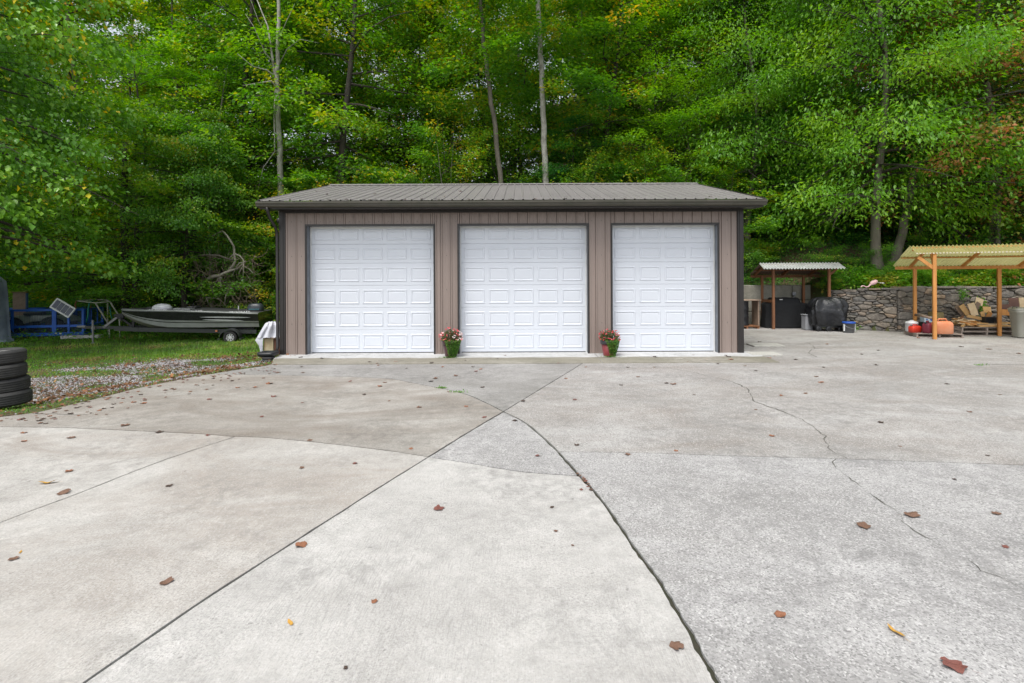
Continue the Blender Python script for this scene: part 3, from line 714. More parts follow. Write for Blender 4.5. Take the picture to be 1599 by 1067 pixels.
put_tree(T['beech'], 2.6, 23.0, 'dark layered young tree behind the middle of the roof', rz=2.5, leafm=L_DARK, bark=M_BARK_D, name='layered_tree', s=.72)
put_tree(T['sap'], 5.0, 22.2, 'sapling with yellow-tipped sprays over the right end of the roof', rz=4.0, leafm=L_YELLOWG, bark=M_BARK_M, name='small_tree', s=.80)
put_tree(T['und'], 1.0, 22.0, 'low green spreading tree just above the middle door', rz=4.4, leafm=L_GREEN, bark=M_BARK_D, name='understory_tree', s=1.0)
put_tree(T['und'], -.6, 22.3, 'low green spreading tree behind the roof, left of the pale straight trunk', rz=.4, leafm=L_GREEN, bark=M_BARK_D, name='understory_tree', s=.9)
put_tree(T['cmaple'], -5.0, 25.5, 'maple with orange-tipped leaves standing above the left half of the roof', rz=.2, leafm=L_YELLOWG, bark=M_BARK_D, name='maple_tree', s=1.05)
put_tree(T['cmaple'], -1.8, 27.0, 'yellow-green maple behind the middle of the roof', rz=2.2, leafm=L_GREEN, bark=M_BARK_D, name='maple_tree', s=1.1)
put_tree(T['cmaple'], 6.8, 27.5, 'yellow-tinged maple rising behind the right end of the roof', rz=4.2, leafm=L_YELLOWG, bark=M_BARK_M, name='maple_tree', s=1.1)
put_tree(T['hick'], 12.75, 18.25, 'bright green tree with long narrow drooping leaflets behind the small grill shelter', rz=3.2, leafm=L_BRIGHT, bark=M_BARK, name='hickory_tree', s=1.0)
put_tree(T['hick'], 10.0, 22.6, 'second bright green narrow-leaved tree, left of the one behind the grill shelter', rz=2.9, leafm=L_BRIGHT, bark=M_BARK_M, name='hickory_tree', s=.95)
put_tree(T['maple'], 17.4, 18.9, 'maple with rust-tinged leaves above the lumber shelter', rz=1.7, leafm=L_MAPLE, bark=M_BARK_M, name='maple_tree', s=1.0)
put_tree(T['maple'], 21.5, 19.5, 'rust-tinged maple at the right edge of the view', rz=3.7, leafm=L_MAPLE, bark=M_BARK_M, name='maple_tree', s=1.05)
put_tree(T['und'], 9.0, 21.0, 'low leafy tree right of the garage behind the block wall', rz=1.7, leafm=L_GREEN, bark=M_BARK_D, name='understory_tree', s=.85)
put_tree(T['und'], 11.6, 23.4, 'dark low tree behind the trunks above the stone wall', rz=2.7, leafm=L_DARK, bark=M_BARK_D, name='understory_tree', s=1.0)
put_tree(T['und'], 15.4, 22.6, 'dark low tree behind the lumber shelter roof', rz=3.9, leafm=L_DARK, bark=M_BARK_D, name='understory_tree', s=1.0)
put_tree(T['und'], 6.7, 20.9, 'low green tree touching the right gable of the garage', rz=.7, leafm=L_GREEN, bark=M_BARK_D, name='understory_tree', s=.8)

for i, (k_, x, y, s_, lm, bk_, nm, ct, lab) in enumerate([
  ('beech', -9.0, 24.0, .95, L_BRIGHT, M_BARK_M, 'layered_tree', 'tree', 'bright layered tree right behind the pale dead trunk'), ('beech', -17.5, 23.0, 1.05, L_BRIGHT, M_BARK_D, 'layered_tree', 'tree', 'tall bright layered tree at the upper left behind the trailer'),
  ('sap', 3.0, 22.0, .9, L_GREEN, M_BARK_M, 'small_tree', 'tree', 'green sapling right of the straight pale trunk, at the ridge'), ('sap', 7.6, 23.0, 1.0, L_BRIGHT, M_BARK_M, 'small_tree', 'tree', 'bright sapling past the right end of the roof'),
  ('beech', -6.8, 27.0, 1.2, L_YELLOWG, M_BARK_D, 'layered_tree', 'tree', 'yellow-green layered tree high behind the left roof end'), ('cmaple', 3.4, 26.2, 1.1, L_GREEN, M_BARK_M, 'maple_tree', 'tree', 'green maple behind the roof, right of the straight pale trunk'),
  ('cmaple', 10.4, 26.5, 1.15, L_GREEN, M_BARK_M, 'maple_tree', 'tree', 'green maple behind the bright narrow-leaved trees'), ('beech', .4, 25.6, 1.0, L_YELLOWG, M_BARK_D, 'layered_tree', 'tree', 'layered yellow-green tree between the two grey trunks over the middle door'),
  ('beech', 6.4, 24.4, .95, L_BRIGHT, M_BARK_D, 'layered_tree', 'tree', 'layered bright tree above the right roof end'), ('cmaple', -13.0, 25.0, 1.15, L_GREEN, M_BARK_D, 'maple_tree', 'tree', 'green maple high above the boat'),
  ('bass', -12.6, 19.5, .62, L_GREEN, M_BARK_D, 'broadleaf_tree', 'tree', 'smaller large-leaved tree directly behind the boat')]):
    put_tree(T[k_], x, y, lab, ct, s=s_, rz=i*1.3+.4, leafm=lm, bark=bk_, name=nm)

# bare or mostly bare trunks that show against the leaves
def bare_tree(name, pts, r0, r1, mat, label, branches=(), n=10, crown=None, cz=0, cs=1):
    x, y = pts[0][0], pts[0][1]; z0 = float(terrain_z(x, y))-.2
    t = thing(name, label, 'tree', (x, y, z0))
    P = [(px-x, py-y, pz-z0) for px, py, pz in pts]; P[0] = (P[0][0], P[0][1], 0)
    m_ = len(P); Q = []
    for i in range(m_-1):
        for k_ in range(4):
            f_ = k_/4; Q.append(tuple(P[i][c]*(1-f_)+P[i+1][c]*f_+(random.uniform(-.03, .03) if i+k_ else 0) for c in range(3)))
    Q.append(P[-1]); m_ = len(Q)
    mb = MB(); mb.tube(Q, [r0+(r1-r0)*i/(m_-1) for i in range(m_)], n, True); mb.build('trunk', mat, t, True)
    for bp, br in branches:
        mb = MB(); bb = [(a_-x, b_-y, c_-z0) for a_, b_, c_ in bp]; mb.tube(bb, [br*(1-.8*i/(len(bb)-1)) for i in range(len(bb))], 6); mb.build('branch', mat, t, True)
    if crown:
        o = link('crown', crown[2], t); o.location = (P[-1][0], P[-1][1], P[-1][2]-cz); o.scale = (cs,)*3; o['kind'] = 'stuff'
    return t
Yb = 21.2
bare_tree('dead_birch', [(W(442, 330, Yb)[0], Yb, .8), W(440, 305, Yb), W(437, 200, Yb), W(433, 130, Yb), W(436, 60, Yb), W(438, -60, Yb)], .135, .06, M_BARK_L, 'pale lichen-spotted trunk with bare branches just left of the roof',
  [([W(436, 150, Yb), W(427, 90, Yb), W(420, 40, Yb), W(396, -20, Yb)], .07),
   ([W(436, 140, Yb), W(425, 125, Yb-.3), W(405, 128, Yb-.6), W(380, 132, Yb-.8)], .04),
   ([W(435, 120, Yb), W(418, 108, Yb-.2), W(396, 102, Yb-.5), W(372, 82, Yb-.9)], .035),
   ([W(431, 140, Yb), W(429, 180, Yb-.3), W(430, 235, Yb-.5), W(412, 260, Yb-.6), W(402, 300, Yb-.7)], .03),
   ([W(432, 100, Yb), W(415, 80, Yb-.3), W(398, 40, Yb-.5), W(385, 20, Yb-.6)], .03),
   ([W(437, 100, Yb), W(450, 75, Yb-.3), W(470, 60, Yb-.5), W(500, 66, Yb-.6)], .022),
   ([W(437, 60, Yb), W(450, 30, Yb-.3), W(462, 5, Yb-.5)], .022),
   ([W(420, 60, Yb), W(405, 30, Yb-.3), W(392, -5, Yb-.5)], .02)])
Yb = 26
bare_tree('slim_tree', [(W(485, 330, Yb)[0], Yb, 2.5), W(484, 290, Yb), W(481, 190, Yb), W(479, 110, Yb), W(480, 40, Yb), W(474, -60, Yb)], .12, .06, M_BARK_M, 'slim brown trunk second from the pale one, behind the left roof end',
  [([W(480, 50, Yb), W(490, 20, Yb), W(500, -20, Yb)], .06), ([W(479, 110, Yb), W(466, 80, Yb-.3), W(455, 50, Yb-.6)], .03)], crown=T['b'], cz=9)
Yb = 21.4
bare_tree('slim_tree', [(W(785, 320, Yb)[0], Yb, 1.0), W(783, 290, Yb), W(774, 200, Yb), W(763, 120, Yb), W(757, 70, Yb), W(748, -60, Yb)], .115, .07, M_BARK, 'leaning grey trunk left of the straight pale one, above the middle door', crown=T['a'], cz=7)
bare_tree('slim_tree', [(W(854, 320, 21.2)[0], 21.2, 1.5), W(853, 290, 21.2), W(850, 200, 21.2), W(847, 110, 21.2), W(843, 30, 21.2), W(840, -60, 21.2)], .135, .09, M_BARK_L, 'tall straight pale trunk above the middle of the roof', crown=T['c'], cz=6)
bare_tree('thick_tree', [(W(912, 330, 32)[0], 32, 3.5), W(910, 280, 32), W(908, 150, 32), W(905, 60, 32), W(900, -60, 32)], .36, .24, M_BARK, 'thick grey trunk half hidden by leaves right of the straight pale trunk', crown=T['b'], cz=5)
bare_tree('thick_tree', [(W(1058, 330, 28)[0], 28, 3.5), W(1058, 280, 28), W(1062, 150, 28), W(1064, 60, 28), W(1066, -60, 28)], .22, .16, M_BARK, 'grey twin trunk above the right door', [([W(1055, 330, 28), W(1051, 200, 28), W(1053, 110, 28), W(1046, 20, 28)], .15)], crown=T['a'], cz=6)
bare_tree('slim_tree', [(W(1140, 350, 25)[0], 25, 1.6), W(1141, 290, 25), W(1147, 180, 25), W(1148, 90, 25), W(1150, -60, 25)], .20, .13, M_BARK_M, 'brown trunk near the right end of the roof', crown=T['c'], cz=6)
bare_tree('slim_tree', [(W(1390, 445, 19)[0], 19, 1.8), W(1396, 412, 19), W(1408, 370, 19), W(1418, 330, 19), W(1428, 270, 19)], .19, .11, M_BARK, 'leaning bare trunk above the stone wall, right of the hickory trunk')
bare_tree('slim_tree', [(W(1430, 425, 22)[0], 22, 2.6), W(1434, 370, 22), W(1439, 330, 22), W(1443, 260, 22)], .17, .12, M_BARK, 'half hidden grey trunk just left of the lumber shelter roof')
bare_tree('slim_tree', [(W(331, 440, 20.5)[0], 20.5, .3), W(329, 400, 20.5), W(327, 350, 20.5), W(323, 270, 20.5)], .07, .02, M_BARK_L, 'thin mossy pole-like trunk above the boat')
bare_tree('slim_tree', [(W(195, 480, 20.8)[0], 20.8, .2), W(196, 430, 20.8), W(194, 330, 20.8), W(197, 220, 20.8)], .16, .10, M_BARK_D, 'dark straight trunk behind the bow of the boat')

# the forest behind: individual trees row after row up the hill
gF = np.random.default_rng(5)
rows = [(24.5, 4.2), (29, 4.8), (34.5, 5.2), (41, 5.8)]
keys = ['a', 'b', 'c', 'd']
leafs = [L_GREEN, L_YELLOWG, L_YELLOWG, L_DARK, L_BRIGHT, L_GREEN]
fgroup = 'tall trees of the wooded hillside'
cnt = 0
for ri, (ry, sp) in enumerate(rows):
    xx = -1.12*ry-2; i = 0
    while xx < 1.12*ry+3:
        px = xx+gF.uniform(-.9, .9); py = ry+gF.uniform(-1.5, 1.5)
        skip = ri == 0 and (-7.5 < px < 9.5) and gF.random() < .45
        if not skip:
            k_ = keys[int(gF.integers(4))]
            put_tree(T[k_], px, py, ['tall leafy tree in the front rank of the wooded hillside', 'tall leafy tree deep in the wooded hillside behind the garage'][min(1, ri//1) if ri else 0],
                     s=gF.uniform(.85, 1.15)*(1+.04*ri), rz=gF.uniform(0, 6.28), leafm=leafs[int(gF.integers(6))], bark=[M_BARK, M_BARK_D, M_BARK_M][int(gF.integers(3))], group=fgroup if ri else 'front rank of hillside trees', limbs=ri < 3)
            cnt += 1
        xx += sp
# understory between the trunks
for ry, sp in ((23.6, 3.3), (27.5, 4.2), (32, 5.0)):
    xx = -1.1*ry
    while xx < 1.1*ry:
        px = xx+gF.uniform(-1, 1); py = ry+gF.uniform(-1, 1)
        put_tree(T['und' if gF.random() < .6 else 'sap'], px, py, 'low leafy understory tree between the trunks on the hillside', s=gF.uniform(.75, 1.15), rz=gF.uniform(0, 6.28), leafm=[L_GREEN, L_DARK, L_YELLOWG, L_GREEN][int(gF.integers(4))], bark=M_BARK_D, group='understory of the wooded hillside', name='understory_tree', limbs=False)
        xx += sp
# bushes along the yard edge and the wall top
for i, (x, y, s, lm, lab) in enumerate([(-6.6, 17.5, .75, L_YELLOWG, 'yellow-green bush close against the left wall of the garage'), (-7.6, 20.6, 1.0, L_GREEN, 'green bush behind the outboard motor'),
        (-8.8, 20.4, .7, L_WEED, 'bright weedy bush behind the boat stern'), (-14.4, 19.6, .65, L_GREEN, 'low bush behind the trailer winch'), (-17.2, 20.6, .9, L_DARK, 'dark bush behind the blue trailer'), (-20.5, 20.0, 1.0, L_DARK, 'dark bush at the far left behind the wooden panel'),
        (7.2, 19.9, .7, L_WEED, 'weedy bush on top of the block wall next to the garage'), (11.4, 19.2, .5, L_WEED, 'small bush on the bank behind the covered grills'), (13.0, 18.2, .42, L_WEED, 'leafy weed clump on the wall behind the pink flamingo'), (16.6, 18.6, .6, L_WEED, 'bushy weeds on the bank behind the lumber shelter'), (8.9, 19.8, .6, L_GREEN, 'green bush on the bank above the small shelter'), (-9.9, 19.9, .75, L_WEED, 'pale green bush directly behind the outboard motor'), (-7.7, 18.6, .6, L_WEED, 'small bright bush between the motor and the garage wall'), (-11.6, 20.6, .7, L_BRIGHT, 'bright green bush behind the tangled bare branches')]):
    put_tree(T['bush'], x, y, lab, 'bush', s=s, rz=i*1.7, leafm=lm, bark=M_BARK_D, name='bush')

for i, (x, y, s_, lm) in enumerate([(10.9, 18.1, .26, L_WEED), (12.35, 17.35, .30, L_WEED), (13.3, 17.2, .34, L_BRIGHT), (13.9, 17.6, .36, L_WEED), (14.6, 17.3, .28, L_WEED), (15.2, 17.6, .40, L_BRIGHT), (16.2, 17.5, .38, L_WEED), (17.2, 17.7, .5, L_WEED), (12.6, 18.6, .4, L_WEED), (14.9, 18.8, .5, L_GREEN)]):
    put_tree(T['bush'], x, y, 'knee-high bushy weed on top of the stone wall', 'weed', s=s_, rz=i*2.1, leafm=lm, bark=M_BARK_D, name='bushy_weed', group='bushy weeds along the stone wall top')

# ---- ground plants: uncountable small leaves and grass
def on_ground(xa, xb, ya, yb, n, cond=None, g=rng):
    x = g.uniform(xa, xb, n); y = g.uniform(ya, yb, n)
    if cond is not None: k_ = cond(x, y); x, y = x[k_], y[k_]
    return x, y, terrain_z(x, y)
def gravelness(x, y):
    v = .5+.26*np.sin(.9*x+2.2*y+1)+.24*np.sin(1.3*x-3.1*y+2)+.20*np.sin(.6*x+4.3*y)+.16*np.sin(5*x+4*y)+.10*np.sin(9*x-7*y)
    cx = (x+8.4-.20*(y-10))/2.6; cy = (y-10.3)/2.3
    blob = 1.15-(cx**2+cy**2)*.5
    d = edge_dist(x, y)
    return ss(.40, .75, v*.75+blob*.38-.05)*ss(.1, .6, d)*ss(0, .35, blob)
def grass_patch(name, label, xa, xb, ya, yb, n, h, w, dens, mat, tilt=.45):
    x, y, z = on_ground(xa, xb, ya, yb, n, dens); m = len(x)
    az = rng.uniform(0, 2*PI, m); H = h*rng.uniform(.45, 1.3, m); d = dirs(az, np.full(m, R(90))-np.abs(rng.normal(0, tilt, m)))
    P = np.stack([x, y, z-.01], -1); Sd = np.stack([-np.sin(az), np.cos(az), np.zeros(m)], -1)*(w*rng.uniform(.6, 1.3, m))[:, None]
    mid = P+d*(H*.55)[:, None]; bend = np.stack([np.cos(az), np.sin(az), -.3*np.ones(m)], -1)*(H*.25)[:, None]
    tip = P+d*H[:, None]+bend
    V = np.stack([P-Sd, P+Sd, mid+Sd*.8, mid-Sd*.8, tip], 1).reshape(-1, 3); b = np.arange(m)[:, None]*5
    Fc = np.concatenate([b+np.array([[0, 1, 2]]), b+np.array([[0, 2, 3]]), b+np.array([[3, 2, 4]])], 1).reshape(-1, 3)
    tone = np.clip(.45+(clump(P, 1.3, 3)-.5)*1.1+rng.normal(0, .14, m), 0, 1)
    o = link(name, np_mesh(name, V, Fc, mat, np.repeat(tone, 5))); return tag(o, label, 'grass', kind='stuff')
def dens_yard(x, y):
    d = edge_dist(x, y); gr = gravelness(x, y)
    pat = .5+.5*np.sin(1.7*x+.8*y)*np.cos(1.3*y-.7*x)
    return (d > .02) & (rng.random(len(x)) < (1-gr*1.2)*(.18+.6*pat*ss(0, 1, d)+.6*ss(10.8, 12.3, y+.15*x+1.2)))
grass_patch('grass', 'short green grass of the left yard', -16, -5.4, 6.4, 15.0, 75000, .055, .0045, dens_yard, L_GRASS)
grass_patch('tall_grass', 'taller grass along the far side of the yard under the boat and trailer', -22, -5.8, 13.5, 20.5, 60000, .085, .007, lambda x, y: edge_dist(x, y) > .15, L_GRASS)
def weed_patch(name, label, xa, xb, ya, yb, n, hmax, leaf, cond, mat, lw=.6, cat='weeds', tone0=.45):
    x, y, z = on_ground(xa, xb, ya, yb, n, cond); m = len(x)
    hh = rng.random(m)**1.3*hmax*(.35+.9*clump(np.stack([x, y, z*0], -1), 1.6, 2))
    P = np.stack([x, y, z+hh], -1)+rng.normal(0, .02, (m, 3))
    A = dirs(rng.uniform(0, 2*PI, m), rng.normal(-.1, .4, m)); Nn = np.stack([rng.normal(0, .5, m), rng.normal(0, .5, m), np.ones(m)], -1)
    Lf = leaf*rng.uniform(.5, 1.3, m); tone = np.clip(tone0+(clump(P, 1.5, 9)-.5)*.9+rng.normal(0, .15, m), 0, 1)
    V, Fc, tn = leaves(P, A, Nn, Lf, Lf*lw, tone, rng); return tag(link(name, np_mesh(name, V, Fc, mat, tn)), label, cat, kind='stuff')
def bankc(x, y): return y > wall_y(x)+.12
weed_patch('wall_top_weeds', 'bright green weeds growing along the top of the stone wall', 10.6, 20, 16.5, 18.3, 30000, .62, .10, bankc, L_WEED, tone0=.58)
weed_patch('bank_plants', 'low leafy plants covering the bank behind the walls', 5.4, 24, 18.2, 23.5, 20000, .45, .10, bankc, L_DARK)
weed_patch('yard_edge_weeds', 'leafy weeds along the forest edge behind boat and trailer', -24, -5.9, 17.2, 21.5, 34000, .38, .09, lambda x, y: (edge_dist(x, y) > .2) & ((y > 19) | (rng.random(len(x)) < .3)), L_WEED)
weed_patch('forest_floor_plants', 'low green plants covering the forest floor', -30, 30, 21, 30, 60000, .6, .14, None, L_GREEN)
weed_patch('hanging_vine', 'small green vine hanging over the stone wall', 14.0, 14.7, 16.42, 16.52, 500, .02, .07, None, L_WEED) if False else None
weed_patch('yard_clover', 'broad-leaved weeds among the grass of the left yard', -15, -5.5, 6.6, 15, 16000, .05, .035, dens_yard, L_WEED)
# gravel
n = 30000; x, y, z = on_ground(-13.5, -5.6, 7.0, 13.6, n, lambda x, y: (edge_dist(x, y) > .05) & (rng.random(len(x)) < gravelness(x, y)*1.2+.03)); m = len(x)
oct_ = np.array([(1, 0, 0), (-1, 0, 0), (0, 1, 0), (0, -1, 0), (0, 0, .7), (0, 0, -.7)], float); of = np.array([(0, 2, 4), (2, 1, 4), (1, 3, 4), (3, 0, 4), (2, 0, 5), (1, 2, 5), (3, 1, 5), (0, 3, 5)])
sz = rng.uniform(.008, .021, m); an = rng.uniform(0, 6.28, m)
base = oct_[None]*rng.uniform(.6, 1.3, (m, 6, 1))*sz[:, None, None]
ca, sa = np.cos(an)[:, None], np.sin(an)[:, None]
V = np.stack([base[:, :, 0]*ca-base[:, :, 1]*sa+x[:, None], base[:, :, 0]*sa+base[:, :, 1]*ca+y[:, None], base[:, :, 2]+(z+sz*.3)[:, None]], -1).reshape(-1, 3)
Fc = (np.arange(m)[:, None, None]*6+of[None]).reshape(-1, 3)
def gravel_mat():
    mm, nt, b, out = nodes_of('gravel_stone'); at = N(nt, 'ShaderNodeAttribute', attribute_name='tone')
    nt.links.new(mixc(nt, at.outputs['Fac'], (.22, .21, .22), (.52, .50, .51)), b.inputs['Base Color']); b.inputs['Roughness'].default_value = .85; return mm
M_GRAVEL = gravel_mat()
tag(link('gravel', np_mesh('gravel', V, Fc, M_GRAVEL, np.repeat(rng.random(m), 6))), 'pale crushed gravel patch in the left yard', 'gravel', kind='stuff')
# dry leaves in the yard and at the driveway edge
x, y, z = on_ground(-16, -5.2, 6.2, 14, 30000, lambda x, y: (edge_dist(x, y) > .01) & (rng.random(len(x)) < (.08+.92*np.exp(-edge_dist(x, y)*.45))*(.25+.75*(np.sin(1.3*x+2.7*y)+np.sin(2.9*x-1.7*y+1) > .2)))); m = len(x)
P = np.stack([x, y, z+.012+rng.random(m)*.03], -1); A = dirs(rng.uniform(0, 6.28, m), rng.normal(0, .3, m)); Nn = np.stack([rng.normal(0, .35, m), rng.normal(0, .35, m), np.ones(m)], -1)
Lf = rng.uniform(.03, .095, m); V, Fc, tn = leaves(P, A, Nn, Lf, Lf*.75, np.clip(rng.normal(.30, .25, m), 0, 1), rng, .12)
tag(link('leaf_litter', np_mesh('leaf_litter', V, Fc, L_LITTER, tn)), 'dry brown and orange leaves strewn over the yard grass and gravel', 'leaf litter', kind='stuff')

import mathutils.noise as mnoise
# ------------------------------------------------------------------ stone retaining wall: every stone a piece
def clip_poly(P, a, b, c):          # keep a*x+b*y<=c
    out = []; n = len(P)
    for i in range(n):
        p, q = P[i], P[(i+1) % n]; dp, dq = a*p[0]+b*p[1]-c, a*q[0]+b*q[1]-c
        if dp <= 0: out.append(p)
        if dp*dq < 0:
            t = dp/(dp-dq); out.append((p[0]+(q[0]-p[0])*t, p[1]+(q[1]-p[1])*t))
    return out
def stone_mat(name, a, b_, moss):
    m, nt, b, out = nodes_of(name); tc = N(nt, 'ShaderNodeTexCoord').outputs['Object']; oi = N(nt, 'ShaderNodeObjectInfo')
    pos = world_pos(nt)
    col = mixc(nt, ramp(nt, noise(nt, pos, 9, 6, .7), .35, .65), a, b_)
    tint = N(nt, 'ShaderNodeValToRGB'); nt.links.new(oi.outputs['Random'], tint.inputs[0]); el = tint.color_ramp.elements
    el[0].color = (.85, .82, .8, 1); el[1].position = 1; el[1].color = (1.5, 1.2, .95, 1)
    for p_, c_ in ((.35, (.8, .82, .86, 1)), (.6, (1.15, 1.05, .95, 1)), (.8, (.8, .8, .82, 1))): e = el.new(p_); e.color = c_
    col = mixc(nt, 1.0, col, tint.outputs[0], 'MULTIPLY')
    col = mixc(nt, ramp(nt, noise(nt, pos, 2.2, 5, .7), .5, .68, 0, .75), col, moss)
    col = mixc(nt, ramp(nt, noise(nt, pos, 26, 3, .7), .62, .72, 0, .5), col, (.42, .41, .38))
    nt.links.new(col, b.inputs['Base Color']); b.inputs['Roughness'].default_value = .9
    bn = N(nt, 'ShaderNodeBump'); bn.inputs['Distance'].default_value = .02; nt.links.new(noise(nt, pos, 22, 5, .7), bn.inputs['Height']); nt.links.new(bn.outputs[0], b.inputs['Normal'])
    return m
M_STONE = stone_mat('field_stone', (.29, .27, .24), (.165, .152, .135), (.085, .082, .065))
def frame_pt(x0, y0, x1, y1):
    L = math.hypot(x1-x0, y1-y0); u = ((x1-x0)/L, (y1-y0)/L); nn = (u[1], -u[0])
    return L, (lambda s, z, d: (x0+u[0]*s+nn[0]*d, y0+u[1]*s+nn[1]*d, z))
stone_wall = thing('stone_wall', 'dry-laid grey fieldstone retaining wall behind the lumber shelter', 'wall')
rs = random.Random(3)
for (p0, p1, hL, hR, s_end) in (((10.75, 17.85), (12.3, 16.72), 1.27, 1.40, None), ((12.3, 16.72), (30, 16.5), 1.40, 1.42, 5.4)):
    L, fp = frame_pt(*p0, *p1); Ls = s_end or L
    mb = MB(); mb.add([fp(0, -.05, -.03), fp(L, -.05, -.03), fp(L, hR-.03, -.05), fp(0, hL-.03, -.05), fp(0, -.05, -.4), fp(L, -.05, -.4), fp(L, hR-.03, -.4), fp(0, hL-.03, -.4)], [(0, 1, 2, 3), (3, 2, 6, 7), (0, 3, 7, 4), (1, 5, 6, 2)])
    mb.build('wall_core', M_DIRT, stone_wall)
    AS = 2.2; pts = []; tries = 0
    while tries < 5000 and len(pts) < 900:
        tries += 1; s_, z_ = rs.uniform(-.1, Ls+.1), rs.uniform(-.02, 1.45); rad = .085*rs.choice((.75, .9, 1.0, 1.3, 1.8))
        if all(math.hypot((s_-q[0])/AS, z_-q[1]) > max(rad, q[2])*.93 for q in pts): pts.append((s_, z_, rad))
    for i, (s_, z_, r_) in enumerate(pts):
        top = hL+(hR-hL)*s_/L+.05*math.sin(s_*3.1)
        P = [(0, 0), (Ls/AS, 0), (Ls/AS, top), (0, top)]
        for j, (s2, z2, r2) in enumerate(pts):
            if i == j or abs(s2-s_) > 1.6 or abs(z2-z_) > .7: continue
            ax, az_ = s_/AS, z_; bx, bz = s2/AS, z2; a_, b_ = bx-ax, bz-az_
            c_ = (bx*bx+bz*bz-ax*ax-az_*az_-(r2*r2-r_*r_))/2; P = clip_poly(P, a_, b_, c_)
            if len(P) < 3: break
        if len(P) < 3: continue
        P = [(x_*AS, y_) for x_, y_ in P]
        cxx = sum(p[0] for p in P)/len(P); czz = sum(p[1] for p in P)/len(P)
        ar = abs(sum(P[k][0]*P[(k+1) % len(P)][1]-P[(k+1) % len(P)][0]*P[k][1] for k in range(len(P))))/2
        if ar < .0012: continue
        w_ = math.sqrt(ar); proud = rs.uniform(.0, .07); n_ = len(P); ring = []
        P2 = []
        for k in range(n_):      # cut the corners a little so stones are not razor polygons
            a_, b_ = P[k], P[(k+1) % n_]; e = math.hypot(b_[0]-a_[0], b_[1]-a_[1])
            if e < .02: P2.append(((a_[0]+b_[0])/2, (a_[1]+b_[1])/2)); continue
            f_ = rs.uniform(.12, .22); P2 += [(a_[0]+(b_[0]-a_[0])*f_, a_[1]+(b_[1]-a_[1])*f_), (b_[0]-(b_[0]-a_[0])*f_, b_[1]-(b_[1]-a_[1])*f_)]
        n_ = len(P2); jt = .006
        def ringp(shr, d, jit=0):
            o_ = []
            for x_, y_ in P2:
                dx, dy = x_-cxx, y_-czz; l_ = math.hypot(dx, dy)+1e-6; k_ = max(.1, (l_-shr)/l_)
                o_.append(fp(cxx+dx*k_, czz+dy*k_, d+(rs.uniform(-jit, jit) if jit else 0)))
            return o_
        vs = ringp(jt, -.06)+ringp(jt, proud+.01)+ringp(jt+w_*.09+.006, proud+.035, .006)+[fp(cxx, czz, proud+.042+rs.uniform(-.006, .012))]
        fs = []
        for a_ in (0, 1):
            fs += [(a_*n_+k, a_*n_+(k+1) % n_, (a_+1)*n_+(k+1) % n_, (a_+1)*n_+k) for k in range(n_)]
        fs += [(2*n_+k, 2*n_+(k+1) % n_, 3*n_) for k in range(n_)]
        mb = MB(); mb.add(vs, fs); o = mb.build('stone', M_STONE, stone_wall)
# flat capping stones
s_ = 0.0
for (p0, p1, hL, hR, Ls) in (((10.75, 17.85), (12.3, 16.72), 1.27, 1.40, 1.9), ((12.3, 16.72), (30, 16.5), 1.40, 1.42, 5.4)):
    L, fp = frame_pt(*p0, *p1); s_ = 0
    while s_ < Ls:
        w_ = rs.uniform(.28, .6); h_ = rs.uniform(.04, .08); z_ = hL+(hR-hL)*s_/L+.02+rs.uniform(-.01, .02); c = fp(s_+w_/2, z_, rs.uniform(-.16, -.10))
        mb = MB(); mb.bbox(c, (w_-.02, .38, h_), .018, (rs.uniform(-.04, .04), rs.uniform(-.04, .04), math.atan2(p1[1]-p0[1], p1[0]-p0[0])+rs.uniform(-.06, .06))); mb.build('capstone', M_STONE, stone_wall); s_ += w_

# concrete block wall behind the grills
block_wall = thing('block_wall', 'retaining wall of large stained concrete blocks behind the grill shelter', 'wall')
for r_, (z0, z1, off) in enumerate(((0, .52, 0), (.52, .96, -.5), (.96, 1.50, .1))):
    x_ = 4.6+off; k = 0
    while x_ < 10.5:
        w_ = (1.55 if r_ != 2 else 1.75)*rs.uniform(.85, 1.1); x1_ = min(x_+w_, 10.62)
        if x1_-x_ > .15:
            mb = MB(); mb.bbox(((x_+x1_)/2, 18.95+rs.uniform(-.012, .012), (z0+z1)/2), (x1_-x_-.018, .5, z1-z0-.014), .018, (0, 0, rs.uniform(-.006, .006))); mb.build('concrete_block', M_BLOCK, block_wall)
        x_ = x1_+.001; k += 1
        if k > 12: break

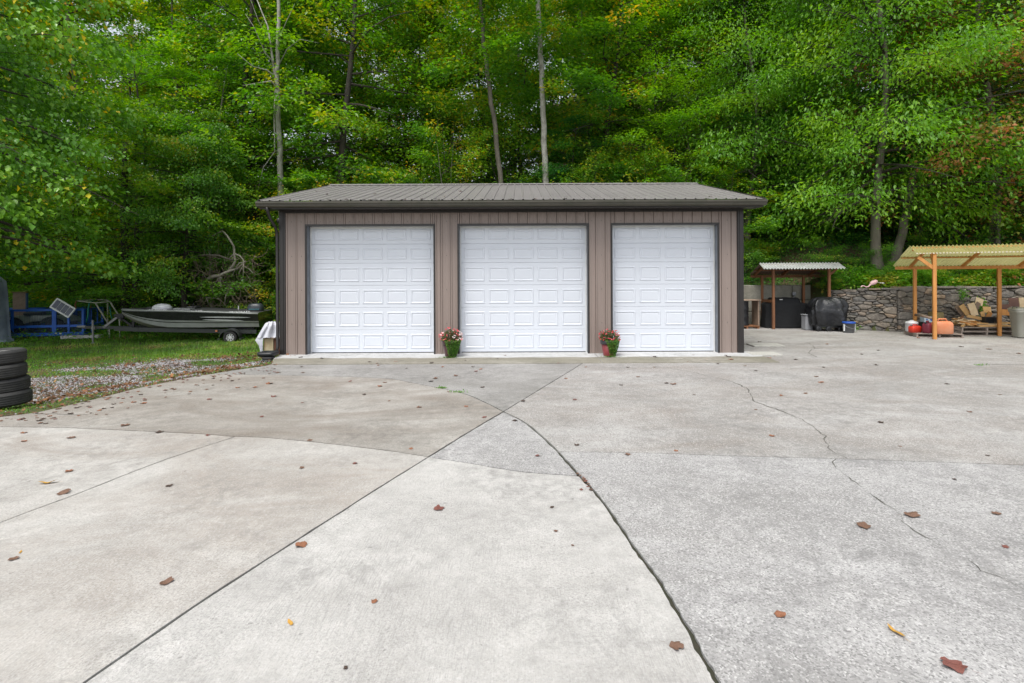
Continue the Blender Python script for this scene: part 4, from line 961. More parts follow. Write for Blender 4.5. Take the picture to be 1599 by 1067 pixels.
# ------------------------------------------------------------------ shelters with corrugated roofs
def corr_sheet(mb, o, u, v0, v1, z0, z1, s0, s1, pitch, amp, u3):
    """corrugated sheet from (v0,z0) to (v1,z1), length axis u between s0 and s1"""
    n = int((s1-s0)/pitch*6); k0 = len(mb.v)
    for (vv, zz) in ((v0, z0), (v1, z1)):
        for i in range(n+1):
            s = s0+(s1-s0)*i/n; h = amp*math.sin(2*PI*s/pitch)
            mb.v.append(u3(s, vv, zz+h))
    for i in range(n): mb.f.append((k0+i, k0+i+1, k0+n+1+i+1, k0+n+1+i)); mb.m.append(0)
def fiberglass():
    m, nt, b, out = nodes_of('yellowed_fiberglass'); pos = world_pos(nt)
    col = mixc(nt, ramp(nt, noise(nt, pos, 2.5, 5, .65), .35, .65), (.50, .47, .20), (.36, .34, .13))
    col = mixc(nt, ramp(nt, noise(nt, pos, 9, 4, .7), .6, .75, 0, .4), col, (.16, .15, .07))
    nt.links.new(col, b.inputs['Base Color']); b.inputs['Roughness'].default_value = .45
    tr = N(nt, 'ShaderNodeBsdfTranslucent'); nt.links.new(mixc(nt, .5, col, (.85, .80, .42)), tr.inputs[0])
    mx = N(nt, 'ShaderNodeMixShader'); mx.inputs[0].default_value = .5
    nt.links.new(b.outputs[0], mx.inputs[1]); nt.links.new(tr.outputs[0], mx.inputs[2]); nt.links.new(mx.outputs[0], out.inputs[0]); return m
M_FIBER = fiberglass()
M_CORR = pm('corrugated_steel', (.62, .62, .63), (.44, .44, .45), 4, .4, 0, metal=.35)
M_CORRR = pm('corrugated_rusty', (.20, .14, .12), (.13, .085, .07), 5, .7)
def beam(mb, p, q, w, h):
    """rectangular timber from p to q (w horizontal, h vertical section)"""
    p, q = Vector(p), Vector(q); d = (q-p).normalized(); sd = d.cross(Vector((0, 0, 1)))
    sd = sd.normalized() if sd.length > 1e-4 else Vector((1, 0, 0)); up = sd.cross(d).normalized()
    vs = [e+sd*a*w/2+up*b_*h/2 for e in (p, q) for b_ in (-1, 1) for a in (-1, 1)]
    mb.add(vs, [(0, 2, 3, 1), (4, 5, 7, 6), (0, 1, 5, 4), (2, 6, 7, 3), (0, 4, 6, 2), (1, 3, 7, 5)])
def shelter(root, O, ud, vd, zf, zr, zb, vf, vr, vb, s0, s1, posts_f, posts_b, pw, mp, roofmats, pitch, amp, rafters, sheet_w, beamz):
    u3 = lambda s, v, z: (O[0]+ud[0]*s+vd[0]*v, O[1]+ud[1]*s+vd[1]*v, z)
    az = math.atan2(ud[1], ud[0])
    s = s0
    while s < s1-.01:
        e = min(s+sheet_w, s1)
        mb = MB(); corr_sheet(mb, O, 0, vf, vr, zf, zr, s, e, pitch, amp, u3); mb.build('roof_sheet', roofmats[0], root, True)
        mb = MB(); corr_sheet(mb, O, 0, vr-.04, (vr+vb)/2+.06, zr-.02, (zr+zb)/2-.02, s, e, pitch, amp, u3); mb.build('roof_sheet', roofmats[1], root, True)
        mb = MB(); corr_sheet(mb, O, 0, (vr+vb)/2-.03, vb, (zr+zb)/2-.015, zb, s, e, pitch, amp, u3); mb.build('roof_sheet', roofmats[1], root, True)
        s = e
    for s in posts_f:
        mb = MB(); zt = zf+(zr-zf)*(0-vf)/(vr-vf)-.03; c = u3(s, 0, zt/2); mb.bbox(c, (pw, pw, zt), .006, (0, 0, az)); mb.build('post', mp, root)
    for s in posts_b:
        zt = beamz; c = u3(s, vb-.35, zt/2); mb = MB(); mb.bbox(c, (pw, pw, zt), .006, (0, 0, az)); mb.build('post', mp, root)
    mb = MB(); beam(mb, u3(s0+.03, vb-.12, zb-.06), u3(s1, vb-.12, zb-.06), .045, .10); mb.build('rear_beam', mp, root)
    mb = MB(); beam(mb, u3(s0+.05, vr-.1, zr-.10), u3(s1, vr-.1, zr-.10), .05, .11); mb.build('ridge_beam', mp, root)
    for s in rafters:
        mb = MB(); beam(mb, u3(s, vr-.06, zr-.075), u3(s, vb-.05, zb-.04), .05, .085); mb.build('rafter', mp, root)
    mb = MB(); beam(mb, u3(s0+.02, (vr+vb)/2, (zr+zb)/2-.045), u3(s1, (vr+vb)/2, (zr+zb)/2-.045), .04, .04); mb.build('purlin', mp, root)
    return u3
lumber = thing('lumber_shelter', 'open shelter of orange timber with a yellowed corrugated roof over scrap lumber', 'shelter')
u3 = shelter(lumber, (11.85, 14.65), (.936, -.351), (.351, .936), 2.46, 2.70, 2.13, -.07, .46, 1.93, -.46, 6.6, (0, 4.3), (.02, 2.12, 4.4), .088, M_CEDAR, (M_FIBER, M_FIBER), .095, .022, (-.02, 1.32, 2.7, 4.1, 5.4), .66, 2.04)
mb = MB(); beam(mb, u3(0, .0, 2.02), u3(-.38, .02, 2.36), .05, .09); mb.build('brace', M_CEDAR, lumber)
mb = MB(); beam(mb, u3(0, .03, 2.05), u3(.05, .38, 2.50), .05, .09); mb.build('brace', M_CEDAR, lumber)
M_EDGE = pm('sheet_edge_pale', (.66, .60, .48), (.5, .44, .3), 12, .6)
for v_, z_ in ((-.072, 2.462),):
    n_ = int(7.0/.078); mb = MB()
    for i in range(n_): s0_ = -.45+i*.078; mb.add([u3(s0_, v_, z_-.012), u3(s0_+.045, v_, z_-.012), u3(s0_+.045, v_, z_+.02), u3(s0_, v_, z_+.02), u3(s0_, v_+.02, z_-.012), u3(s0_+.045, v_+.02, z_-.012), u3(s0_+.045, v_+.02, z_+.02), u3(s0_, v_+.02, z_+.02)], [(0, 1, 2, 3), (0, 4, 5, 1), (3, 2, 6, 7)])
    o = mb.build('sheet_edge', M_EDGE, lumber); o['kind'] = 'stuff'
mb = MB(); mb.tube([u3(-.06, .06, .60), u3(-.03, .8, .615), u3(.02, 1.52, .60)], [.035, .04, .033], 8); mb.build('side_rail', M_WEATH, lumber, True)
grillsh = thing('grill_shelter', 'small timber shelter with a silver corrugated roof over the covered grills', 'shelter')
g3 = shelter(grillsh, (8.70, 17.6), (.995, -.06), (.16, .985), 2.07, 2.28, 1.88, -.42, .18, 1.45, -.42, 2.28, (0, 1.86), (-.05, 1.42), .08, M_CEDARD, (M_CORR, M_CORRR), .10, .022, (-.25, .75, 1.7), .66, 1.84)
mb = MB(); beam(mb, g3(-.02, -.04, .96), g3(-.06, 1.1, .94), .04, .09); mb.build('side_rail', M_CEDARD, grillsh)
mb = MB(); beam(mb, g3(1.86, -.02, 1.86), g3(2.15, .02, 2.10), .04, .07); mb.build('brace', M_CEDARD, grillsh)

# ------------------------------------------------------------------ covered grills and things beside them
M_COVER = pm('black_grill_cover', (.007, .008, .010), (.004, .005, .006), 3, .85, .012, 9, stretch=(1, 1, 1))
M_COVER2 = pm('charcoal_vinyl_cover', (.013, .014, .017), (.008, .009, .011), 3, .36, .03, 7)
def cloth_cover(name, label, cat, prof, loc, mat, rz=0, fold=.02, n=40, nf=9, seed=0, cap=True):
    """draped cover: prof is a list of (halfwidth, halfdepth, z, roundness)"""
    t = thing(name, label, cat, loc, rz); r_ = random.Random(seed); mb = MB(); k = len(prof); ph = [r_.uniform(0, 6.28) for _ in range(4)]
    for i, (hw_, hd, z_, rd) in enumerate(prof):
        f_ = i/(k-1)          # 0 at the hem, 1 at the top
        for j in range(n):
            a = 2*PI*j/n; ca_, sa_ = math.cos(a), math.sin(a); e = 2/rd
            x_ = hw_*math.copysign(abs(ca_)**e, ca_); y_ = hd*math.copysign(abs(sa_)**e, sa_)
            w_ = fold*(1-f_*.75)*(math.sin(nf*a+ph[0]+f_*1.5)+.6*math.sin(nf*1.7*a+ph[1]-f_*2)+.5*math.sin(3*a+ph[2]+6*f_))
            l_ = math.hypot(x_, y_)+1e-6; nz = mnoise.noise(Vector((x_*4+seed, y_*4, z_*3)))+.6*abs(mnoise.noise(Vector((x_*9, y_*9+seed, z_*5)))); w_ += nz*fold*1.8
            mb.v.append((x_*(1+w_/l_), y_*(1+w_/l_), z_+.012*math.sin(5*a+ph[3])*(1 if i < k-1 else 1)))
    for i in range(k-1):
        for j in range(n):
            j2 = (j+1) % n; mb.f.append((i*n+j, i*n+j2, (i+1)*n+j2, (i+1)*n+j)); mb.m.append(0)
    if cap: mb.f.append(tuple((k-1)*n+j for j in range(n))); mb.m.append(0)
    mb.build('cover', mat, t, True); return t
t = cloth_cover('covered_grill', 'wide barbecue grill under a matte black cover inside the small shelter', 'grill',
    [(.76, .33, .03, 4), (.75, .32, .30, 4), (.74, .31, .60, 4), (.73, .30, .80, 5), (.72, .29, .86, 5), (.56, .28, .885, 4), (.50, .26, .90, 4), (.49, .24, 1.0, 4), (.46, .2, 1.05, 4), (.3, .12, 1.06, 3)], (9.35, 18.15, 0), M_COVER, R(-3), .018, 56, 11, 2)
mb = MB(); mb.box((-.22, -.26, 1.005), (.10, .01, .02)); mb.build('cover_handle', M_DOORF, t)
t = cloth_cover('covered_grill', 'grill under a shiny charcoal vinyl cover standing beside the small shelter', 'grill',
    [(.50, .34, .22, 4), (.51, .35, .34, 4), (.52, .35, .48, 4), (.54, .36, .60, 4), (.55, .37, .70, 4), (.52, .33, .745, 4), (.53, .32, .79, 4), (.50, .31, .88, 4), (.45, .27, .98, 4), (.37, .23, 1.06, 4), (.26, .17, 1.10, 3), (.1, .08, 1.12, 2)], (10.20, 17.05, 0), M_COVER2, R(-8), .05, 72, 7, 5)
for sx in (-.35, -.05, .32):
    mb = MB(); mb.lathe([(.02, -.03), (.075, -.03), (.085, -.02), (.085, .02), (.075, .03), (.02, .03)], (sx, -.25, .085), 16, 'y'); mb.build('wheel', M_BLACK, t, True)
mb = MB(); mb.box((0, 0, .18), (.84, .5, .10)); mb.box((-.36, .05, .12), (.04, .4, .2)); mb.box((.36, .05, .1), (.04, .4, .2)); mb.build('cart_base', M_BLACK, t)
t = thing('grey_bin', 'narrow light grey bin standing between the two covered grills', 'bin', (9.72, 17.35, 0))
M_GREYP = pm('grey_plastic', (.30, .31, .33), (.24, .25, .27), 5, .5)
mb = MB(); mb.bbox((0, 0, .25), (.26, .3, .5), .03); mb.build('body', M_GREYP, t); mb = MB(); mb.bbox((0, 0, .515), (.29, .33, .03), .01); mb.build('lid', M_GREYP, t)
M_BUCKET = pm('smoky_bucket', (.10, .105, .11), (.07, .07, .075), 5, .35); M_BLUE = pm('blue_plastic', (.02, .09, .42), (.015, .07, .34), 5, .4)
t = thing('bucket', 'dark bucket with a bright blue lid at the foot of the stone wall', 'bucket', (10.55, 16.45, 0))
mb = MB(); mb.lathe([(0, 0), (.145, 0), (.15, .02), (.175, .31), (.182, .31)], (0, 0, 0), 24); mb.build('pail', M_BUCKET, t, True)
mb = MB(); mb.lathe([(.182, .30), (.19, .305), (.19, .345), (.175, .355), (0, .352)], (0, 0, 0), 24); mb.build('lid', M_BLUE, t, True)
mb = MB(); mb.tube([(-.185, 0, .28), (-.13, -.15, .19), (0, -.2, .15), (.13, -.15, .19), (.185, 0, .28)], .005, 5); mb.build('handle', M_GREYP, t)
for sx in (-1, 1):
    mb = MB(); mb.box((sx*.172, -.03, .17), (.03, .05, .22)); mb.build('side_rib', M_DOORF, t)
# drum and shelf at the garage corner
t = thing('oil_drum', 'black steel drum standing on a dark pallet by the block wall', 'drum', (7.78, 18.15, .10))
mb = MB(); mb.lathe([(0, 0), (.29, 0), (.295, .02), (.285, .03), (.285, .27), (.295, .29), (.285, .31), (.285, .55), (.295, .57), (.285, .59), (.285, .82), (.295, .84), (0, .83)], (0, 0, 0), 28); mb.build('body', M_BLACK, t, True)
t = thing('low_pallet', 'dark low pallet under the black drum', 'pallet', (7.85, 18.15, 0), R(3))
for i in range(5): mb = MB(); mb.box((0, -.36+i*.18, .088), (.9, .11, .018)); mb.build('deck_board', M_CEDARD, t)
for i in (-1, 0, 1): mb = MB(); mb.box((i*.4, 0, .039), (.07, .8, .078)); mb.build('bearer', M_CEDARD, t)
tag(MB().build('x', M_DIRT), kind='structure') if False else None
mb = MB(); mb.bbox((7.95, 18.15, .985), (.95, .55, .03), .005); mb.box((8.36, 18.2, .485), (.04, .5, .97)); tag(mb.build('work_shelf', M_WEATH), 'thin weathered shelf board over the black drum beside the garage', 'shelf')
t = thing('round_thermometer', 'small round grey dial on a stem behind the black covered grill', 'thermometer', (9.95, 18.60, 1.02))
mb = MB(); mb.lathe([(0, -.02), (.075, -.02), (.08, 0), (.075, .015), (0, .015)], (0, 0, .16), 18, 'y'); mb.build('dial', M_GREYP, t, True); mb = MB(); mb.tube([(0, .01, .1), (0, .03, -1.02)], .014, 6); mb.build('stem', M_GREYP, t)
# flamingo ornament toppled on the wall
M_PINK = pm('faded_pink', (.80, .56, .55), (.72, .42, .43), 6, .5); M_WHITEP = pm('white_plastic', (.70, .70, .71), (.58, .58, .59), 4, .5)
fl = thing('flamingo_ornament', 'faded pink plastic flamingo lying on top of the stone wall', 'garden ornament', (11.65, 17.02, 1.46), R(-10))
mb = MB(); mb.ell((.09, 0, .14), (.27, .13, .15), 14, 8, (0, R(-28), 0)); mb.build('body', M_PINK, fl, True)
mb = MB(); mb.tube([(.02, 0, .10), (-.03, 0, .05), (-.07, 0, .0), (-.15, -.01, -.01), (-.22, -.02, .03), (-.28, -.02, .02), (-.31, -.02, -.03)], [.04, .025, .02, .018, .018, .022, .012], 8); mb.build('neck', M_PINK, fl, True)
mb = MB(); mb.tube([(.17, 0, .17), (.27, .02, .13), (.38, .03, .12), (.42, .03, .11)], [.006, .006, .02, .012], 6); mb.build('leg_wires', M_WHITEP, fl)

# ------------------------------------------------------------------ things under the lumber shelter
def gas_can(name, label, loc, rz, d, mat, capm, tall=1.0):
    t = thing(name, label, 'fuel can', loc, rz); w_, dp_, h_ = d
    mb = MB(); k = []
    prof = [(.90, 0), (1, .04), (1, .62), (.93, .74), (.70, .84)]
    n = 24
    for f_, zf_ in prof:
        for j in range(n):
            a = 2*PI*j/n; ca_, sa_ = math.cos(a), math.sin(a); mb.v.append((w_/2*f_*math.copysign(abs(ca_)**.4, ca_), dp_/2*f_*math.copysign(abs(sa_)**.4, sa_), zf_*h_))
    for i in range(len(prof)-1):
        for j in range(n): mb.f.append((i*n+j, i*n+(j+1) % n, (i+1)*n+(j+1) % n, (i+1)*n+j)); mb.m.append(0)
    mb.f.append(tuple((len(prof)-1)*n+j for j in range(n))); mb.m.append(0)
    mb.build('body', mat, t, True)
    mb = MB(); mb.tube([(-w_*.28, 0, h_*.80), (-w_*.2, 0, h_*.97), (w_*.18, 0, h_*.98), (w_*.3, 0, h_*.78)], h_*.055, 8); mb.build('handle', mat, t, True)
    mb = MB(); mb.lathe([(w_*.09, h_*.76), (w_*.09, h_*.90), (0, h_*.91)], (-w_*.36, 0, 0), 12); mb.build('cap', capm, t, True); return t
M_ORANGE = pm('faded_orange_plastic', (.62, .20, .08), (.62, .28, .16), 3, .5); M_RED = pm('red_plastic', (.62, .045, .02), (.5, .03, .015), 3, .4); M_DRED = pm('dark_red_plastic', (.22, .03, .05), (.14, .02, .035), 4, .45)
def pallet(name, label, loc, rz, L_, D_, H_, mat=M_PALLET, n=6, group=None):
    t = thing(name, label, 'pallet', loc, rz, group)
    for i in range(n):
        mb = MB(); mb.box((0, -D_/2+.05+i*(D_-.10)/(n-1), H_-.01), (L_+random.uniform(-.03, .02), .10, .02), (0, 0, random.uniform(-.008, .008))); mb.build('deck_board', mat, t)
    for i in range(3):
        mb = MB(); mb.box((-L_/2+.03+i*(L_-.06)/2, 0, H_/2), (.045, D_-.01, H_-.042)); mb.build('bearer', mat, t)
    for i in range(3):
        mb = MB(); mb.box((0, -D_/2+.05+i*(D_-.10)/2, .01), (L_, .10, .018)); mb.build('base_board', mat, t)
    return t
pallet('small_pallet', 'low grey pallet under the fuel cans behind the near timber post', (12.40, 15.40, 0), R(-14), 1.20, .78, .115)
gas_can('fuel_can', 'big faded orange fuel can next to the near timber post', (12.42, 15.08, .117), R(-5), (.50, .30, .44), M_ORANGE, M_BLACK)
gas_can('fuel_can', 'small bright red fuel can left of the near timber post', (11.88, 15.42, .117), R(10), (.33, .20, .24), M_RED, M_BLACK)
gas_can('fuel_can', 'dark red fuel can half hidden behind the near timber post', (12.12, 15.25, .117), R(30), (.26, .20, .36), M_DRED, M_BLACK)
t = thing('white_cooler', 'round white jug behind the small red fuel can', 'jug', (11.98, 15.68, .117)); t.scale = (.85, .85, .8)
mb = MB(); mb.lathe([(0, 0), (.17, 0), (.19, .03), (.19, .30), (.20, .31), (.19, .36), (.10, .40), (0, .405)], (0, 0, 0), 22); mb.build('body', M_WHITEP, t, True)
mb = MB(); mb.lathe([(.06, .40), (.06, .43), (0, .435)], (0, 0, 0), 14); mb.build('cap', M_WHITEP, t)
t = thing('printed_carton', 'pale blue carton with round blue marks on the dark crate behind the orange can', 'box', (12.52, 15.72, .40), R(-8))
M_CARTON = pm('pale_carton', (.50, .62, .68), (.44, .56, .62), 4, .6)
mb = MB(); mb.bbox((0, 0, .08), (.34, .22, .16), .004); mb.build('carton', M_CARTON, t)
for i, (x_, r_) in enumerate(((-.10, .022), (.03, .045), (.12, .02))):
    mb = MB(); mb.lathe([(0, -.003), (r_, -.003), (r_, 0)], (x_, -.111, .09), 16, 'y'); mb.build('blue_mark', M_BLUE, t)
tag_ = thing('dark_crate', 'black crate behind the fuel cans carrying the pale blue carton', 'crate', (12.50, 15.74, .117))
mb = MB(); mb.bbox((0, 0, .14), (.40, .30, .28), .01); mb.build('crate_body', M_BLACK, tag_)
t = thing('wooden_stool', 'small greenish wooden block stool behind the orange fuel can', 'stool', (13.02, 16.05, 0))
M_OLIVEW = pm('olive_wood', (.26, .21, .09), (.17, .13, .06), 5, .75)
mb = MB(); mb.bbox((0, 0, .58), (.30, .26, .20), .01); mb.build('seat_block', M_OLIVEW, t)
for sx in (-1, 1):
    for sy in (-1, 1): mb = MB(); mb.box((sx*.11, sy*.09, .24), (.05, .05, .48)); mb.build('leg', M_OLIVEW, t)
pallet('pallet', 'lower of the two stacked pallets under the scrap boards', (14.12, 15.95, 0), R(-1), 1.58, .95, .125)
pallet('pallet', 'upper of the two stacked pallets under the scrap boards', (14.12, 15.95, .127), R(0), 1.56, .95, .125)
PZ = .255
def board(name, label, px, py, Y_, L_, w_, th, ang, mat, tilt=0.0, yaw=0.0, cat='board', group=None):
    """board whose long axis makes the angle ang (degrees) with the horizontal"""
    c = W(px, py, Y_); t = thing(name, label, cat, c, 0, group)
    mb = MB(); mb.bbox((0, 0, 0), (L_, th, w_), .003); o = mb.build('plank', mat, t); t.rotation_euler = (R(tilt), R(-ang), R(yaw)); return t
def fboard(name, label, c, d, rot, mat, group=None):
    mb = MB(); mb.bbox((0, 0, 0), d, .003); o = mb.build(name, mat); o.location = c; o.rotation_euler = tuple(R(a) for a in rot); return tag(o, label, 'board', group)
def pb(px, py, Y_, d, rot, mat, label, group=None): return fboard('scrap_board', label, W(px, py, Y_), d, rot, mat, group)
pb(1499, 488, 16.2, (.16, .022, .36), (-12, -32, 0), M_WEATH, 'grey-faced scrap board leaning left at the left end of the heap')
pb(1506, 487, 16.05, (.17, .022, .34), (-14, -27, 0), M_PLANK, 'yellow scrap board leaning left just right of the grey-faced one')
pb(1519, 486.5, 15.95, (.22, .022, .40), (-10, -12, 0), M_PALE, 'palest scrap board standing near upright in the heap')
pb(1529, 474.5, 16.25, (.24, .02, .22), (-8, 20, 0), M_PALE, 'pale square board leaning highest against the stone wall')
pb(1525, 483, 16.2, (.14, .02, .34), (-8, 32, 0), M_WEATH, 'knotty pale board crossing behind the palest upright one')
pb(1541, 487, 16.1, (.25, .02, .19), (-12, 2, 0), M_PLANK, 'broad tan board piece standing behind the black slotted crate')
pb(1543.5, 497, 15.9, (.13, .04, .27), (-8, 30, 0), M_CEDAR, 'bright orange block leaning right beside the black slotted crate')
pb(1534, 494, 16.0, (.12, .03, .16), (-8, -10, 0), M_PLANK, 'small tan board piece next to the bright orange block')
pb(1522, 499, 15.8, (.50, .03, .09), (0, 12, 0), M_PLANK, 'long golden board lying across the front of the heap, dipping right')
pb(1499, 501, 15.75, (.26, .03, .06), (0, -38, 0), M_CEDARD, 'thin stick rising right at the left end of the heap')
hp = random.Random(8)
for i in range(26):
    x_ = hp.uniform(13.42, 14.12); lay = i//7; 
    fboard('scrap_board', 'short offcut in the low jumble of scrap wood on the pallets', (x_, hp.uniform(15.58, 16.1), PZ+.035+lay*.055), (hp.uniform(.14, .38), hp.uniform(.05, .12), hp.uniform(.025, .05)), (hp.uniform(-14, 14), hp.uniform(-16, 16), hp.uniform(-50, 50)), hp.choice((M_PLANK, M_PALE, M_CEDAR, M_PALE, M_PLANK)), 'offcuts heaped on the pallets')
for i, (z_, y_) in enumerate(((PZ+.03, 15.60), (PZ+.03, 15.78), (PZ+.075, 15.66))):
    fboard('long_plank', ['lowest long plank at the right front of the pallets', 'second long plank, lying behind the lowest front one', 'top long plank under the black slotted crate'][i], (14.42-.04*i, y_, z_), (1.0, .14, .04), (0, 0, hp.uniform(-3, 3)), (M_PLANK, M_CEDAR, M_PALE)[i])
fboard('short_plank', 'short thick board end at the middle front of the pallets', (14.02, 15.58, PZ+.11), (.36, .12, .04), (0, 2, 4), M_PLANK)
t = thing('slotted_crate', 'black plastic slotted crate on the long planks', 'crate', (14.42, 15.72, .355), R(-4))
mb = MB(); mb.box((0, .1, .10), (.40, .015, .17)); mb.box((0, -.1, .185), (.40, .02, .03)); mb.box((0, -.1, .015), (.40, .02, .03)); mb.box((-.195, 0, .1), (.015, .2, .19)); mb.box((.195, 0, .1), (.015, .2, .19)); mb.box((0, 0, .008), (.38, .2, .012)); mb.build('frame', M_BLACK, t)
for i in range(11):
    mb = MB(); mb.box((-.17+i*.034, -.1, .1), (.012, .015, .15)); mb.build('slat', M_BLACK, t)
M_BRSH = pm('brown_hardboard', (.13, .065, .05), (.10, .05, .04), 3, .6)
fboard('brown_sheet', 'large dark brown board standing behind the trash can', W(1584, 475.5, 16.2), (.36, .02, .27), (-6, 0, 0), M_BRSH)
fboard('brown_sheet', 'smaller dark brown board left of the large one behind the trash can', W(1570, 483, 16.15), (.30, .02, .17), (-6, 0, 0), M_BRSH)
fboard('yellow_sheet', 'bright yellow board at the right edge behind the trash can', W(1597, 477, 15.9), (.22, .02, .34), (-6, 0, 0), M_PALE)
fboard('orange_sheet', 'orange-brown board leaning below the dark brown boards', W(1571, 491.5, 16.0), (.32, .03, .19), (-16, 4, 0), M_CEDAR)
fboard('cut_board', 'tan board lying on the pallet end beside the trash can', (14.80, 15.7, PZ+.11), (.42, .2, .04), (0, 0, 5), M_PLANK)
t = thing('trash_can', 'tall greenish grey wheeled trash can at the right edge of the shelter', 'trash can', (14.62, 14.95, 0), R(-12))
M_CAN = pm('trash_grey', (.40, .40, .35), (.35, .35, .30), 4, .5)
mb = MB()
def sq(hw_, z_, n=28, e=.45): return [(hw_*math.copysign(abs(math.cos(2*PI*j/n))**e, math.cos(2*PI*j/n)), hw_*math.copysign(abs(math.sin(2*PI*j/n))**e, math.sin(2*PI*j/n)), z_) for j in range(n)]
def skin(mb, rings, cap=True):
    n = len(rings[0]); o = len(mb.v)
    for r_ in rings: mb.v += r_
    for i in range(len(rings)-1):
        for j in range(n): mb.f.append((o+i*n+j, o+i*n+(j+1) % n, o+(i+1)*n+(j+1) % n, o+(i+1)*n+j)); mb.m.append(0)
    if cap: mb.f.append(tuple(o+(len(rings)-1)*n+j for j in range(n))); mb.m.append(0)
skin(mb, [sq(.15, .02), sq(.165, .04), sq(.175, .26), sq(.185, .27), sq(.215, .74), sq(.235, .745), sq(.238, .81)]); mb.build('bin_body', M_CAN, t, True)
mb = MB(); skin(mb, [sq(.245, .812), sq(.25, .82), sq(.25, .84), sq(.21, .87), sq(.1, .885)]); mb.build('lid', M_CAN, t, True)
mb = MB(); mb.tube([(-.24, -.02, .84), (-.27, -.1, .91), (-.22, -.16, .90), (-.15, -.12, .86)], .008, 6); mb.build('lid_handle', M_BLACK, t)
for sx in (-1, 1): mb = MB(); mb.lathe([(0, -.03), (.08, -.03), (.09, 0), (.08, .03), (0, .03)], (.15, sx*.14, .09), 16, 'y'); mb.build('wheel', M_BLACK, t, True)
# a little vine on the wall
def leaf_cloud(name, label, cat, c, d, n, leaf, mat, parent=None, lw=.65, seed=1, hang=False):
    g = np.random.default_rng(seed); P = g.normal(0, .5, (n, 3))*np.array(d)*.55+np.array(c)
    A = dirs(g.uniform(0, 6.28, n), g.normal(-.8 if hang else 0, .5, n)); Nn = np.stack([g.normal(0, .6, n), g.normal(-.5 if hang else 0, .6, n), np.ones(n)*.8], -1)
    Lf = leaf*g.uniform(.6, 1.3, n); V, Fc, tn = leaves(P, A, Nn, Lf, Lf*lw, np.clip(g.normal(.5, .22, n), 0, 1), g); o = link(name, np_mesh(name, V, Fc, mat, tn), parent)
    if label: tag(o, label, cat)
    return o
leaf_cloud('wall_vine', 'small green vine hanging over the stone wall above the scrap boards', 'vine', W(1533, 478, 16.5), (.22, .12, .42), 220, .06, L_WEED, hang=True)
leaf_cloud('wall_vine', 'thin green vine hanging from the wall top between the shelter posts', 'vine', W(1504, 462, 16.55), (.30, .10, .35), 160, .05, L_WEED, hang=True, seed=2)
leaf_cloud('wall_weed', 'weed tuft at the foot of the stone wall beside the bucket', 'weed', (10.95, 16.9, .12), (.35, .2, .25), 150, .06, L_WEED, seed=3)

